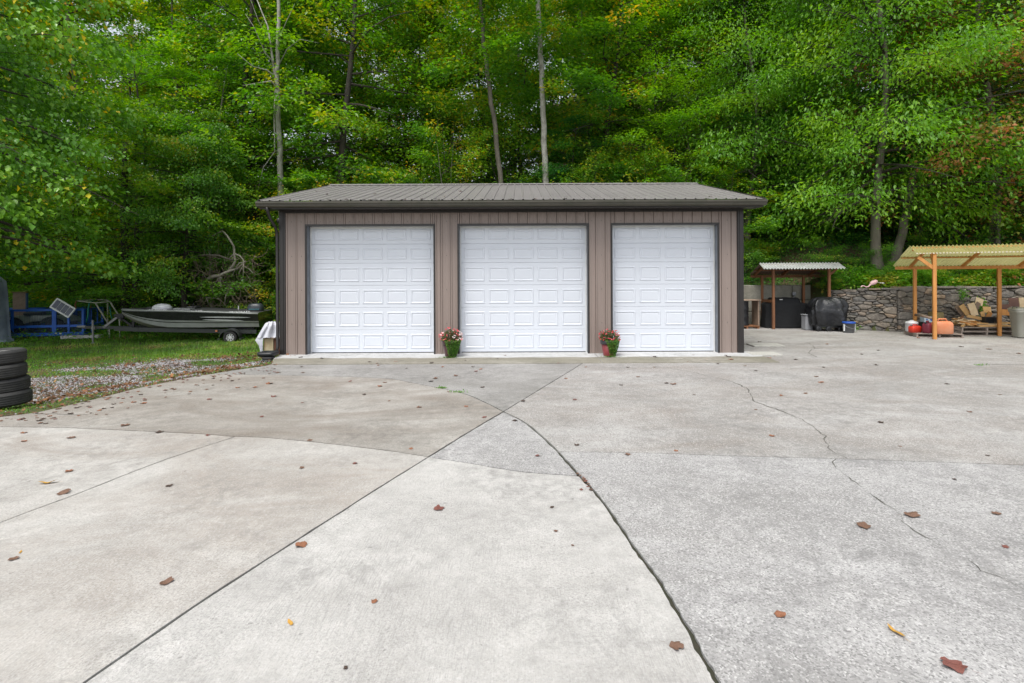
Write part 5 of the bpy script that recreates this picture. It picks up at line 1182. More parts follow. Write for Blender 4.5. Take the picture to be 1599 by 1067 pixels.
# ------------------------------------------------------------------ flower pots
M_FLOWER = leaf_mat('begonia_flower', [(0, (.55, .03, .05)), (.45, (.65, .10, .12)), (.75, (.75, .28, .28)), (1, (.85, .72, .70))], .6, .25)
M_BRONZE = leaf_mat('begonia_leaf', [(0, (.05, .09, .02)), (.5, (.10, .10, .03)), (1, (.17, .06, .04))], .4, .3)
M_SEDUM = leaf_mat('trailing_sedum', [(0, (.02, .07, .01)), (.4, (.09, .24, .03)), (.75, (.18, .38, .05)), (1, (.36, .5, .12))], .5, .3)
def flower_pot(label, loc, s, potm, rimm, lab2, seed, sx=1, white=False):
    g = np.random.default_rng(seed); t = thing('flower_pot', label, 'flower pot', loc); t.scale = (s,)*3
    mb = MB(); mb.lathe([(0, 0), (.125, 0), (.135, .02), (.185, .30), (.175, .30), (0, .28)], (0, 0, 0), 28); mb.build('pot', potm, t, True)
    mb = MB(); mb.lathe([(.19, .29), (.205, .295), (.212, .38), (.20, .385), (.185, .37), (0, .35)], (0, 0, 0), 28); mb.build('rim', rimm, t, True)
    # begonias: stems, bronze leaves, flowers
    mb = MB()
    for i in range(26):
        a = g.uniform(0, 6.28); r_ = g.uniform(.03, .2); mb.tube([(.08*math.cos(a), .08*math.sin(a), .35), (r_*math.cos(a), r_*math.sin(a), .5), (r_*1.2*math.cos(a), r_*1.2*math.sin(a), g.uniform(.5, .64))], .004, 4)
    o = mb.build('stems', M_SEDUM, t); o['kind'] = 'stuff'
    n = 420; th = g.uniform(0, 6.28, n); ph = np.arccos(g.uniform(0, 1, n)); rr = g.uniform(.4, 1, n)**.5
    P = np.stack([.24*rr*np.sin(ph)*np.cos(th), .2*rr*np.sin(ph)*np.sin(th), .37+.24*rr*np.cos(ph)], -1)
    A = dirs(th+g.normal(0, .7, n), g.normal(.1, .5, n)); Nn = np.stack([g.normal(0, .5, n), g.normal(-.4, .5, n), np.ones(n)], -1); Lf = g.uniform(.03, .055, n)
    V, Fc, tn = leaves(P, A, Nn, Lf, Lf*.8, np.clip(g.normal(.5, .3, n), 0, 1), g); o = link('bronze_leaves', np_mesh('bronze_leaves', V, Fc, M_BRONZE, tn), t); o['kind'] = 'stuff'
    V_, F_, T_ = [], [], []; off = 0
    nf = 75 if white else 48; th = g.uniform(0, 6.28, nf); ph = np.arccos(g.uniform(.0, 1, nf)); 
    for i in range(nf):
        c = np.array([.265*np.sin(ph[i])*np.cos(th[i]), .22*np.sin(ph[i])*np.sin(th[i]), .38+.27*np.cos(ph[i])])+g.normal(0, .012, 3); base = np.clip(g.normal(.42, .22), 0, .85)
        if white and c[0] > .03 and c[2] < .56 and g.random() < .6: base = 1.0
        for k_ in range(4):
            a_ = g.uniform(0, 6.28); A = dirs(np.array([a_]), np.array([g.normal(.1, .5)])); Nn = np.array([[g.normal(0, .5), -.9+g.normal(0, .3), .7]])
            V, Fc, tn = leaves(c[None], A, Nn, np.array([.030]), np.array([.026]), np.array([min(1, base+g.uniform(0, .12))]), g); V_.append(V); F_.append(Fc+off); T_.append(tn); off += 4
    o = link('flowers', np_mesh('flowers', np.concatenate(V_), np.concatenate(F_), M_FLOWER, np.concatenate(T_)), t); o['kind'] = 'stuff'
    # sedum strands falling over the front right of the pot
    Ps, As, Ns = [], [], []; L_ = []
    for i in range(58):
        a = R(-90)+sx*g.uniform(-.5, 1.35); ln = g.uniform(.26, .40); m_ = int(ln/.011)
        for k_ in range(m_):
            f_ = k_/m_; zz = .385-ln*f_; cone = .215-.06*(.385-zz)/.38; r_ = cone*(1-.25*max(0, f_-.5))+.018; aa = a*(1-.0)-sx*(.25*f_)*(1 if a > R(-90) else -1)*0+g.normal(0, .02)
            aa = R(-90)+(a-R(-90)-sx*.35)*(1-.45*f_)+sx*.35
            Ps.append((r_*math.cos(aa)+g.normal(0, .004), r_*math.sin(aa)+g.normal(0, .006), zz+g.normal(0, .004))); As.append((math.cos(aa)+g.normal(0, .6), math.sin(aa)+g.normal(0, .4), -.3+g.normal(0, .5))); Ns.append((g.normal(0, .4), -.6, .8)); L_.append(.022)
    for i in range(260):
        a = R(-90)+g.uniform(-1.3, 1.6); r_ = g.uniform(.12, .225); Ps.append((r_*math.cos(a), r_*math.sin(a), .385+g.normal(.01, .01))); As.append((math.cos(a), math.sin(a), g.normal(0, .4))); Ns.append((0, -.3, 1)); L_.append(.024)
    for i in range(240):
        a = g.uniform(0, 6.28); r_ = abs(g.normal(0, .09)); Ps.append((-.02+r_*1.6*math.cos(a), -.20+.4*r_*math.sin(a), .008+g.random()*.02)); As.append((math.cos(a), math.sin(a), .2)); Ns.append((0, 0, 1)); L_.append(.022)
    L_ = np.array(L_); V, Fc, tn = leaves(np.array(Ps), np.array(As), np.array(Ns), L_, L_*.7, np.clip(g.normal(.5, .32, len(Ps)), 0, 1), g); o = link('trailing_sedum', np_mesh('trailing_sedum', V, Fc, M_SEDUM, tn), t); o['kind'] = 'stuff'
    return t
M_POT1 = pm('burgundy_pot', (.075, .028, .028), (.05, .02, .022), 5, .35); M_POT2 = pm('red_pot', (.27, .045, .05), (.20, .035, .04), 5, .4); M_RIMD = pm('charcoal_rim', (.05, .045, .055), (.035, .03, .04), 5, .4)
flower_pot('dark burgundy flower pot with red and white begonias between the left and middle doors', (-1.585, 11.72, .022), 1.0, M_POT1, M_POT1, '', 1, 1, True)
flower_pot('red flower pot with a charcoal rim and pink begonias between the middle and right doors', (2.03, 11.72, .022), .96, M_POT2, M_RIMD, '', 2, 1, False)

# ------------------------------------------------------------------ stack of tyres
tv = []; 
def tyre_mesh(name='tyre', Rr=.335, rr=.205, w=.215, mat=M_TYRE, ribs=True):
    prof = [(rr, -.045), (rr-.004, -.085), (rr+.02, -w/2+.012), (rr+.06, -w/2+.002), (Rr-.055, -w/2), (Rr-.02, -w/2+.012), (Rr-.004, -w/2+.035)]
    zs = np.linspace(-w/2+.04, w/2-.04, 21)
    for i, z in enumerate(zs): prof.append((Rr-(.009 if ribs and i % 5 == 2 else 0), z))
    prof += [(r_, -z_) for r_, z_ in prof[:7][::-1]]; prof += [(rr-.004, 0)]
    mb = MB(); mb.lathe(prof, (0, 0, 0), 56); k = len(prof); n = 56
    for j in range(n): mb.f.append(((k-1)*n+j, (k-1)*n+(j+1) % n, (j+1) % n, j)); mb.m.append(0)
    return mb
tm = tyre_mesh(); me = None
tz = -.075
for i, (dx, dy, lab, sc) in enumerate(((.03, 0, 'bottom tyre of the stack of four at the left edge', 1.03), (-.005, .02, 'third tyre from the top in the stack at the left edge', 1.0), (-.02, -.01, 'second tyre from the top in the stack at the left edge', .99), (-.035, .01, 'top tyre of the stack of four at the left edge', .97))):
    t = thing('tyre', lab, 'tyre', (-7.93+dx, 7.80+dy, tz+.107), i*.9, 'stacked tyres'); t.scale = (sc, sc, 1.0); t.rotation_euler = (R(random.uniform(-1.5, 1.5)), R(random.uniform(-1.5, 1.5)), i)
    if me is None: o = tm.build('tread_and_walls', M_TYRE, t, True); me = o.data
    else: link('tread_and_walls', me, t)
    if i == 3:
        mb = MB(); mb.lathe([(0, -.02), (.10, -.02), (.12, -.05), (.19, -.05), (.203, .06), (.196, .075), (.185, .06), (.17, -.03), (.13, -.02)], (0, 0, 0), 36); mb.build('rim', pm('alloy_dirty', (.30, .30, .29), (.18, .18, .17), 6, .5), t, True)
    tz += .209
bpy.context.view_layer.update()

# ------------------------------------------------------------------ boat on its trailer
M_HULLB = pm('boat_black', (.012, .013, .014), (.02, .021, .022), 4, .22, coat=.4); M_SILV = pm('boat_silver', (.42, .44, .43), (.32, .34, .32), 4, .35, metal=.2)
M_GUN = pm('boat_gunwale', (.20, .205, .215), (.13, .135, .14), 5, .35); M_DECKC = pm('boat_deck', (.05, .05, .052), (.03, .03, .032), 8, .8)
M_BOTT = pm('boat_bottom', (.30, .30, .24), (.21, .21, .165), 4, .5)
M_TFRAME = pm('trailer_frame', (.045, .05, .048), (.03, .033, .033), 5, .5); M_GALV = pm('galvanised', (.28, .28, .28), (.18, .18, .18), 6, .45, metal=.3)
BL = 4.5; BP = (-13.38, 17.22, 0); BR = R(10)
boat = thing('bass_boat', 'black and silver bass boat parked on a trailer in the left yard', 'boat', BP, BR)
def bsec(s):
    b = .85*(1-(1-min(1, s/.62))**2.0)**.62 if s < .62 else .85-.05*(s-.62)/.38
    b = max(b, .015); zg = .805-.06*s/.55 if s < .55 else .745-.20*(s-.55)/.45
    zg = .80-.07*s-.17*max(0, s-.45)**1.1
    zc = .70-.52*(1-(1-min(1, s/.45))**2) + .04 if s < .45 else .22-.06*(s-.45)
    zk = .62-.52*(1-(1-min(1, s/.33))**2.2) if s < .33 else .10-.08*(s-.33)
    zc = min(zc, zg-.06); return b, zg, zc, min(zk, zc-.02)
SEC = []; ns = 40
for i in range(ns+1):
    s = i/ns; b, zg, zc, zk = bsec(s); x = s*BL; xo = -.10*(1-s)*0
    zm = zc+(zg-zc)*.30
    SEC.append([(x, 0, zk), (x, -b*.45, zk*.6+zc*.4), (x, -b*.84, zc), (x, -b*.90, zm-.012), (x, -b*.905, zm+.012), (x, -b*.94, zc+(zg-zc)*.44), (x, -b*1.0, zg-.035), (x, -b*1.015, zg-.02), (x, -b*1.01, zg+.005), (x, -b*.86, zg+.035), (x, -b*.70, zg+.03), (x, 0, zg+.04)])
mb = MB(); nk = len(SEC[0])
for sgn in (1, -1):
    for i in range(ns+1): mb.v += [(p[0], p[1]*sgn, p[2]) for p in SEC[i]]
for side in (0, 1):
    o_ = side*(ns+1)*nk
    for i in range(ns):
        s = i/ns
        for j in range(nk-1):
            q = (o_+i*nk+j, o_+(i+1)*nk+j, o_+(i+1)*nk+j+1, o_+i*nk+j+1); mb.f.append(q if side == 0 else q[::-1])
            mi = [4 if s < .42 else 0, 4 if s < .38 else 0, 1, 0, 1, 0, 2, 2, 2, 3, 3][j]
            if j == 5: mi = 0
            if s > .62 and j == 4: mi = 1
            mb.m.append(mi)
q = [(ns*nk+j) for j in range(nk)]; q2 = [((ns+1)*nk+ns*nk+j) for j in range(nk)]
mb.f.append(tuple(q+q2[::-1][1:])); mb.m.append(0)
mb.build('hull', [M_HULLB, M_SILV, M_GUN, M_DECKC, M_BOTT], boat)
for (s0, s1, za, zb2, zc2) in ((.60, .95, .66, .70, .60), (.62, .90, .50, .46, .52)):
    mb = MB(); vs = []; n = 14
    for i in range(n+1):
        f_ = i/n; s = s0+(s1-s0)*f_; b, zg, zc, zk = bsec(s); w_ = .045*math.sin(PI*f_)**.7; t0 = za+(zb2-za)*f_; zz = zc+(zg-zc)*t0
        for k_ in (-1, 1): vs.append((s*BL, -b*(.955+.03*(t0-.5))-.012, zz+k_*w_/2))
    mb.add(vs, [(2*i, 2*i+2, 2*i+3, 2*i+1) for i in range(n)]); mb.build('hull_stripe', M_SILV, boat)
mb = MB(); vs = []                          # bow nose cap and pale gunwale rim
mb.tube([(p[8][0], p[8][1]-.004, p[8][2]-.004) for p in SEC[::2]], .018, 6); mb.build('rub_rail', M_SILV, boat, True)
mb = MB(); mb.tube([(p[8][0], -p[8][1]+.004, p[8][2]-.004) for p in SEC[::2]], .018, 6); mb.build('rub_rail', M_SILV, boat, True)
def text_obj(name, body, size, mat, parent, loc, rot, ext=.002, sx=1.0):
    cu = bpy.data.curves.new(name, 'FONT'); cu.body = body; cu.size = size; cu.extrude = ext; cu.align_x = 'CENTER'; cu.align_y = 'CENTER'; cu.resolution_u = 2
    o = bpy.data.objects.new('tmp_text', cu); COL.objects.link(o); bpy.context.view_layer.update()
    me = bpy.data.meshes.new_from_object(o); bpy.data.objects.remove(o); me.materials.clear(); me.materials.append(mat)
    r_ = link(name, me, parent); r_.location = loc; r_.rotation_euler = rot; r_.scale = (sx, 1, 1); return r_
for body, s, sz_, sx in (('KY 7642 JN', .315, .085, 1.35), ('V 150', .60, .065, 1.4), ('PROCRAFT', .875, .085, 1.55)):
    b, zg, zc, zk = bsec(s); text_obj('lettering', body, sz_, M_WHITEP, boat, (s*BL, -b*.99-.012, zg+.028), (R(62), 0, R(-2 if s > .5 else -6)), .002, sx)
mb = MB(); mb.ell((1.35, -.30, .82), (.62, .50, .36), 16, 8); mb.build('windshield', pm('hazy_acrylic', (.52, .53, .56), (.44, .45, .49), 3, .3), boat, True)
mb = MB(); mb.bbox((1.02, -.36, .84), (.16, .16, .12), .02); mb.tube([(1.02, -.36, .86), (.78, -.42, .84)], .02, 6); mb.build('trolling_motor', M_BLACK, boat)
mb = MB(); mb.bbox((2.08, -.42, .80), (.52, .40, .07), .02, (0, R(4), 0)); mb.build('seat', M_GUN, boat)
mb = MB(); mb.bbox((2.15, .1, .80), (.34, .4, .16), .04); mb.tube([(2.2, -.1, .82), (2.24, -.1, 1.0)], .012, 6); mb.build('console', M_BLACK, boat)
mb = MB(); mb.tube([(3.55, .2, .66), (3.56, .2, .86)], .02, 6); mb.build('stern_light', M_WHITEP, boat)
mot = thing('outboard_motor', 'dark outboard motor tilted forward at the stern of the bass boat', 'motor', (BP[0]+.985*4.15, BP[1]+.174*4.15, 0), BR)
mb = MB()
cr = [(.50, .17, .64), (.52, .18, .68), (.54, .19, .74), (.52, .185, .82), (.44, .16, .90), (.30, .12, .945), (.12, .06, .955)]
n = 22; rings = []
for w_, d_, z_ in cr: rings.append([(w_/2*math.copysign(abs(math.cos(2*PI*j/n))**.6, math.cos(2*PI*j/n))+.03, d_*math.copysign(abs(math.sin(2*PI*j/n))**.6, math.sin(2*PI*j/n)), z_) for j in range(n)])
skin(mb, rings); mb.build('cowling', pm('motor_slate', (.045, .055, .068), (.028, .034, .042), 4, .35), mot, True)
mb = MB(); mb.box((.03, -.186, .755), (.34, .012, .035)); mb.build('cowling_stripe', pm('teal_stripe', (.06, .19, .22), (.05, .15, .18)), mot)
mb = MB(); mb.tube([(.05, 0, .66), (.13, 0, .55), (.20, 0, .42), (.24, 0, .30)], [.13, .11, .09, .08], 10); mb.build('leg_housing', M_BLACK, mot, True)
trl = thing('boat_trailer', 'dark painted boat trailer with white spoked wheels under the bass boat', 'trailer', BP, BR)
for sy in (-1, 1):
    mb = MB(); beam(mb, (-.15, sy*.12, .17), (.8, sy*.55, .16), .05, .13); mb.build('frame_rail', M_TFRAME, trl)
    mb = MB(); beam(mb, (.8, sy*.55, .16), (4.4, sy*.62, .02), .05, .13); mb.build('frame_rail', M_TFRAME, trl)
    mb = MB(); pts = []
    n = 14; vs = []
    for i in range(n+1):
        a = R(-20)+R(220)*i/n; 
        for yy in (sy*.72, sy*.98): vs.append((3.67-.31*math.cos(a)*1.0*(1.25 if i in (0, n) else 1), yy, -.125+.29*max(-.1, math.sin(a))))
    mb.add(vs, [(2*i, 2*i+1, 2*i+3, 2*i+2) for i in range(n)]+[(0, 0+1, 2, 3)][:0]); 
    vs2 = []; 
    for i in range(n+1): p = vs[2*i+(1 if sy < 0 else 1)]; vs2 += [p, (p[0], p[1], p[2]-.04)]
    mb.add(vs2, [(2*i, 2*i+1, 2*i+3, 2*i+2) for i in range(n)]); mb.build('fender', M_TFRAME, trl)
    wy = sy*.86
    mb = MB(); r_ = .215
    mb.lathe([(.125, -.06), (.13, -.08), (.19, -.085), (r_-.005, -.065), (r_, -.04), (r_, .04), (r_-.005, .065), (.19, .085), (.13, .08), (.125, .06)], (3.67, wy, -.125), 28, 'y'); wo = mb.build('wheel', M_TYRE, trl, True)
    mb = MB(); y0 = wy+sy*.062
    mb.lathe([(.128, -.03*sy), (.128, .0), (.112, .005*sy), (.105, -.02*sy)], (3.67, y0, -.125), 28, 'y'); mb.lathe([(0, .005*sy), (.045, .005*sy), (.05, -.02*sy)], (3.67, y0, -.125), 16, 'y')
    for k_ in range(8):
        a = 2*PI*k_/8+.2; mb.box((3.67+.078*math.cos(a), y0-.008*sy, -.125+.078*math.sin(a)), (.075, .012, .028), (0, -a, 0))
    mb.build('spoked_rim', M_WHITEP, wo)
mb = MB(); beam(mb, (-1.18, 0, .23), (.3, 0, .18), .07, .09); mb.build('tongue', M_TFRAME, trl)
mb = MB(); mb.bbox((-1.2, 0, .25), (.26, .08, .07), .015); mb.build('coupler', M_GALV, trl)
mb = MB(); mb.tube([(-.82, -.09, .46), (-.82, -.09, -.20)], .03, 8); mb.box((-.82, -.05, .2), (.1, .08, .1)); mb.tube([(-.82, -.09, -.2), (-.82, -.09, -.3)], .018, 6); mb.lathe([(0, -.02), (.05, -.02), (.05, .02), (0, .02)], (-.82, -.09, -.31), 12, 'y'); mb.build('tongue_jack', M_GALV, trl)
mb = MB(); beam(mb, (-.55, 0, .20), (-.12, 0, .56), .07, .07); mb.build('winch_post', M_GALV, trl)
mb = MB(); mb.lathe([(0, -.06), (.10, -.06), (.10, -.04), (.05, -.03), (.05, .03), (.10, .04), (.10, .06), (0, .06)], (-.02, -.02, .57), 18, 'y'); mb.tube([(-.02, -.1, .57), (.06, -.14, .42)], .012, 6); mb.bbox((-.16, 0, .60), (.14, .12, .1), .02); mb.build('winch', M_BLACK, trl)
mb = MB(); beam(mb, (0, 0, .5), (.3, 0, .24), .06, .06); beam(mb, (.36, 0, .72), (.34, 0, .20), .07, .07); mb.build('bow_stop', M_BLACK, trl)
mb = MB(); mb.bbox((3.16, -.665, .075), (.07, .02, .06), .005); mb.build('amber_marker', M_ORANGE, trl)
mb = MB(); beam(mb, (3.67, -.85, -.12), (3.67, .85, -.12), .06, .06); mb.build('axle', M_TFRAME, trl)
for sy in (-1, 1):
    for x_ in (1.4, 3.9): mb = MB(); beam(mb, (x_-.35, sy*.38, .14), (x_+.35, sy*.38, .11), .09, .05); mb.build('bunk', M_BLACK, trl)

# ------------------------------------------------------------------ blue utility trailer with its load
M_BLUET = pm('blue_paint', (.02, .13, .58), (.016, .095, .44), 4, .45)
M_BLUEF = pm('blue_fender', (.05, .12, .25), (.04, .09, .19), 4, .5)
ut = thing('utility_trailer', 'bright blue utility trailer with mesh sides in the left yard', 'trailer', (-18.87, 18.19, 0), R(12))
zt, zm, zb_ = .71, .12, -.17; XR = 2.93
def rail(p, q, w, h, nm='side_rail'):
    mb = MB(); beam(mb, p, q, w, h); mb.build(nm, M_BLUET, ut)
for y_ in (0, 1.20):
    rail((-1.6, y_, zt), (XR, y_, zt), .06, .075, 'top_rail'); rail((-1.6, y_+.004, zm), (XR, y_+.004, zm), .05, .085, 'middle_rail'); rail((-1.6, y_, zb_), (XR, y_, zb_), .06, .12, 'bottom_rail')
    for x_ in (-1.4, .71, 2.0, 2.45, 2.90):
        mb = MB(); w_ = .13 if x_ == 2.0 else .07; mb.box((x_, y_-.006, (zt+zb_)/2), (w_, .05, zt-zb_+.04)); mb.build('upright', M_BLUET, ut)
for z_ in (zt, zm, zb_): rail((XR, .03, z_-.003), (XR, 1.17, z_-.003), .05, .05, 'end_rail')
for x_ in np.arange(0, 1.15, .38): mb = MB(); mb.box((XR, .06+x_, (zt+zb_)/2), (.03, .03, zt-zb_)); mb.build('end_bar', M_BLUET, ut)
M_WIRE = pm('mesh_wire', (.06, .09, .14), (.04, .06, .09), 8, .6)
mb = MB()
for y_ in (.01, 1.20):
    for x_ in np.arange(-1.58, XR, .05): mb.box((x_, y_, (zt+zb_)/2), (.008, .004, zt-zb_))
    for z_ in np.arange(zb_, zt, .05): mb.box(((XR-1.6)/2, y_, z_), (XR+1.6, .004, .008))
o = mb.build('wire_mesh', M_WIRE, ut); o['kind'] = 'stuff'
mb = MB(); mb.box(((XR-1.6)/2, .6, zb_+.0), (XR+1.55, 1.17, .03)); mb.build('deck', M_PALLET, ut)
mb = MB(); vs = []; n = 12
for i in range(n+1):
    a = R(8)+R(164)*i/n
    for yy in (-.28, -.02): vs.append((.52-.42*math.cos(a), yy, -.30+.30*math.sin(a)))
mb.add(vs, [(2*i, 2*i+1, 2*i+3, 2*i+2) for i in range(n)]); vs2 = []
for i in range(n+1): p = vs[2*i]; vs2 += [p, (p[0], p[1], p[2]-.05)]
mb.add(vs2, [(2*i, 2*i+1, 2*i+3, 2*i+2) for i in range(n)]); mb.build('fender', M_BLUEF, ut)
mb = MB(); mb.lathe([(.13, -.07), (.22, -.085), (.28, -.06), (.285, 0), (.28, .06), (.22, .085), (.13, .07)], (.52, -.15, -.15), 24, 'y'); mb.build('wheel', M_TYRE, ut, True)
mb = MB()
for x_ in (2.07, 2.21): mb.lathe([(0, -.01), (.035, -.01), (.035, .01)], (x_, -.035, zb_+.03), 12, 'y')
tag(mb.build('reflector', M_WHITEP, ut), kind='stuff')
rampb = thing('ramp_board', 'long pale aluminium ramp board lying below the right end of the blue trailer', 'ramp', W(128, 523, 18.1))
mb = MB(); mb.bbox((0, 0, 0), (1.34, .25, .11), .01, (0, R(-1), 0)); mb.build('board', M_GREYP if False else pm('ramp_alu', (.50, .47, .48), (.40, .38, .39), 5, .45), rampb)
atv = thing('quad_bike', 'silver and black quad bike loaded inside the blue trailer', 'quad bike', (-17.75, 19.05, -.14), R(12))
M_ATV = pm('atv_silver', (.42, .45, .44), (.30, .33, .32), 4, .3)
for x_ in (-.62, .60):
    for sy in (-1, 1):
        mb = MB(); mb.lathe([(.12, -.09), (.2, -.11), (.26, -.08), (.275, 0), (.26, .08), (.2, .11), (.12, .09)], (x_, sy*.40, .275), 20, 'y'); wo = mb.build('wheel', M_TYRE, atv, True)
        mb = MB(); mb.lathe([(0, -.03*sy), (.12, -.06*sy), (.13, .0)], (x_, sy*.46, .275), 16, 'y'); mb.build('rim', M_GALV, wo, True)
for x_, L_ in ((-.62, .62), (.60, .7)):
    mb = MB(); n = 10; vs = []
    for i in range(n+1):
        a = R(15)+R(150)*i/n
        for yy in (-.52, -.2, .2, .52): vs.append((x_-.36*math.cos(a)*(L_/.62), yy, .275+.34*math.sin(a)+(.03 if abs(yy) < .3 else 0)))
    mb.add(vs, [(4*i+j, 4*i+j+1, 4*(i+1)+j+1, 4*(i+1)+j) for i in range(n) for j in range(3)]); mb.build('mudguard', M_ATV, atv, True)
mb = MB(); skin(mb, [[(x_*.5+.1, y_*.17, z_) for x_, y_ in ((math.cos(a), math.sin(a)) for a in np.linspace(0, 2*PI, 17)[:-1])] for z_ in (.42, .62)]); mb.build('tank_body', M_ATV, atv, True)
mb = MB(); mb.bbox((-.25, 0, .69), (.62, .28, .12), .04); mb.build('seat', M_BLACK, atv)
mb = MB(); mb.tube([(.30, -.36, .90), (.30, -.15, .93), (.34, 0, .88), (.30, .15, .93), (.30, .36, .90)], .015, 6); mb.tube([(.42, 0, .55), (.33, 0, .9)], .025, 6); mb.build('handlebar', M_BLACK, atv)
mb = MB(); mb.bbox((.48, 0, .86), (.16, .26, .16), .05, (0, R(25), 0)); mb.build('headlight_cowl', M_WHITEP, atv)
# solar panel leaning on the rail
sp_c = W(98, 478, 18.5)
sp = thing('solar_panel', 'small white-framed solar panel of four cells leaning tilted on the blue trailer', 'solar panel', sp_c); sp.rotation_euler = (R(-14), R(30.5), 0)
mb = MB()
for z_ in (-.18, .18): mb.bbox((0, 0, z_), (.78, .04, .045), .004)
for x_ in (-.37, .37): mb.bbox((x_, 0, 0), (.045, .04, .315), .004)
M_SPF = pm('panel_frame', (.86, .87, .88), (.8, .81, .82), 5, .4); M_CELL = pm('solar_cell', (.10, .11, .16), (.08, .09, .13), 5, .35)
mb.build('frame', M_SPF, sp)
for i in range(4):
    mb = MB(); mb.box((-.27+i*.18, -.006, 0), (.158, .01, .29)); mb.build('cell', M_CELL, sp)
mb = MB(); mb.box((0, .008, 0), (.72, .01, .33)); mb.build('backing', M_SPF, sp)
t = thing('plywood_board', 'weathered upright plywood panel standing in the blue trailer beside the tarp', 'panel', (-18.55, 19.0, -.15))
mb = MB(); mb.bbox((0, 0, .74), (.50, .05, 1.48), .005); mb.build('plywood_sheet', M_WEATH, t); mb = MB(); mb.bbox((0, -.01, 1.50), (.56, .10, .04), .005); mb.build('top_strip', M_OLIVEW, t); mb = MB(); mb.bbox((.27, -.01, .73), (.04, .08, 1.46), .005); mb.build('side_strip', M_BLUEF, t)
# tarpaulin covered load at the far left
M_TARP = pm('blue_grey_tarp', (.33, .37, .47), (.20, .23, .31), 2.0, .38, .02, 6)
cloth_cover('tarp_covered_load', 'tall load wrapped in a shiny blue-grey tarpaulin at the left edge', 'tarpaulin', [(1.30, .36, -.42, 5), (1.26, .34, -.25, 5), (1.18, .33, -.20, 5), (1.17, .33, .3, 5), (1.12, .32, .9, 5), (1.08, .31, 1.4, 5), (1.05, .30, 1.75, 4), (.85, .26, 1.98, 4), (.55, .2, 2.08, 3), (.2, .1, 2.10, 2)], (-18.80, 17.5, 0), M_TARP, 0, .035, 60, 10, 9)
# tubular frame standing behind the trailer tongue
cf = thing('tube_frame', 'pale tubular canopy frame with a green strap behind the boat trailer tongue', 'metal frame', (-15.0, 18.9, 0))
M_TUBE = pm('pale_tube', (.42, .42, .36), (.27, .27, .22), 6, .5); M_STRAP = pm('green_strap', (.02, .25, .18), (.015, .18, .13), 6, .6)
def fr(pts, r_, mat, nm='tube'):
    mb = MB(); mb.tube([(W(*p)[0]+15.0, W(*p)[1]-18.9, W(*p)[2]) for p in pts], r_, 6); mb.build(nm, mat, cf, True)
fr([(119.5, 467, 18.6), (149, 470.5, 18.4), (171, 468.3, 18.4)], .022, M_TUBE); fr([(119.5, 467, 18.6), (150, 465, 19.6), (166, 466, 19.6), (171, 468.3, 18.4)], .018, M_TUBE)
fr([(149, 470.5, 18.4), (170, 505, 18.4)], .024, M_TUBE); fr([(171.5, 468.3, 18.4), (186, 491, 18.4)], .024, M_TUBE); fr([(168, 470, 19.4), (168, 520, 19.4)], .022, M_TUBE); fr([(141.5, 472, 19.4), (143, 520, 19.4)], .018, M_CEDARD)
fr([(186, 491, 18.4), (187, 527, 18.4)], .022, M_TUBE); fr([(170, 505, 18.4), (171, 528, 18.4)], .022, M_TUBE)
fr([(150, 466, 19.2), (140, 469, 18.5), (137.5, 478, 18.45), (137, 490, 18.45), (134.5, 500, 18.45)], .022, M_STRAP, 'strap'); fr([(171, 476, 18.5), (173, 490, 18.5), (176, 499, 18.5)], .014, M_STRAP, 'strap')
fr([(119.5, 467, 18.55), (117, 473, 18.5), (119, 479, 18.5)], .02, M_CEDARD, 'rope')
# white sheet over old furniture beside the garage
fs_ = thing('old_cabinet', 'small stained cabinet with a brown side standing outside the left garage corner', 'cabinet', (-6.06, 12.75, -.32))
M_STAIN = pm('stained_cream', (.48, .44, .30), (.32, .20, .09), 3.5, .7); M_BRN = pm('brown_side', (.11, .04, .02), (.08, .03, .015), 4, .7)
mb = MB(); mb.bbox((-.10, 0, .34), (.24, .45, .68), .005); mb.build('pale_front', M_STAIN, fs_); mb = MB(); mb.bbox((.13, .01, .34), (.2, .44, .68), .005); mb.build('brown_front', M_BRN, fs_)
mb = MB(); mb.bbox((0, -.01, .695), (.50, .5, .03), .005); mb.build('top_board', M_WEATH, fs_)
ws = thing('white_sheet', 'crumpled white plastic sheet draped over the old cabinet', 'sheet', (-6.06, 12.75, 0))
M_SHEET = pm('white_sheet', (.66, .67, .72), (.50, .51, .58), 7, .45, .012, 14)
def shp(px, py, dy): p = W(px, py, 12.48+dy); return (p[0]+6.06, p[1]-12.75, p[2])
rowsP = [[(414, 503, .5), (420, 500.5, .5), (428, 500.5, .5), (438, 502, .5)], [(412.5, 505, .06), (420, 502, .02), (429, 502, .04), (439, 503, .04)], [(409, 511, .03), (418, 509, -.03), (429, 509, .02), (439, 510, .02)], [(405, 518, .02), (415, 517, -.02), (428, 517, .03), (439, 517, .02)], [(400.5, 526, .0), (413, 526, -.04), (428, 525.5, .0), (439, 525, .02)]]
mb = MB(); NU = 18
for ri, row in enumerate(rowsP):
    for i in range(NU+1):
        f_ = i/NU*(len(row)-1); k_ = min(int(f_), len(row)-2); g_ = f_-k_; p = [row[k_][c]*(1-g_)+row[k_+1][c]*g_ for c in range(3)]
        mb.v.append(shp(p[0], p[1]+.5*math.sin(i*1.9+ri), p[2]+.03*(math.sin(i*1.1+ri*.7)+.7*math.sin(i*2.3+ri*1.9)*math.cos(i*.6))*(ri > 0)))
for ri in range(len(rowsP)-1):
    for i in range(NU): mb.f.append((ri*(NU+1)+i, ri*(NU+1)+i+1, (ri+1)*(NU+1)+i+1, (ri+1)*(NU+1)+i)); mb.m.append(0)
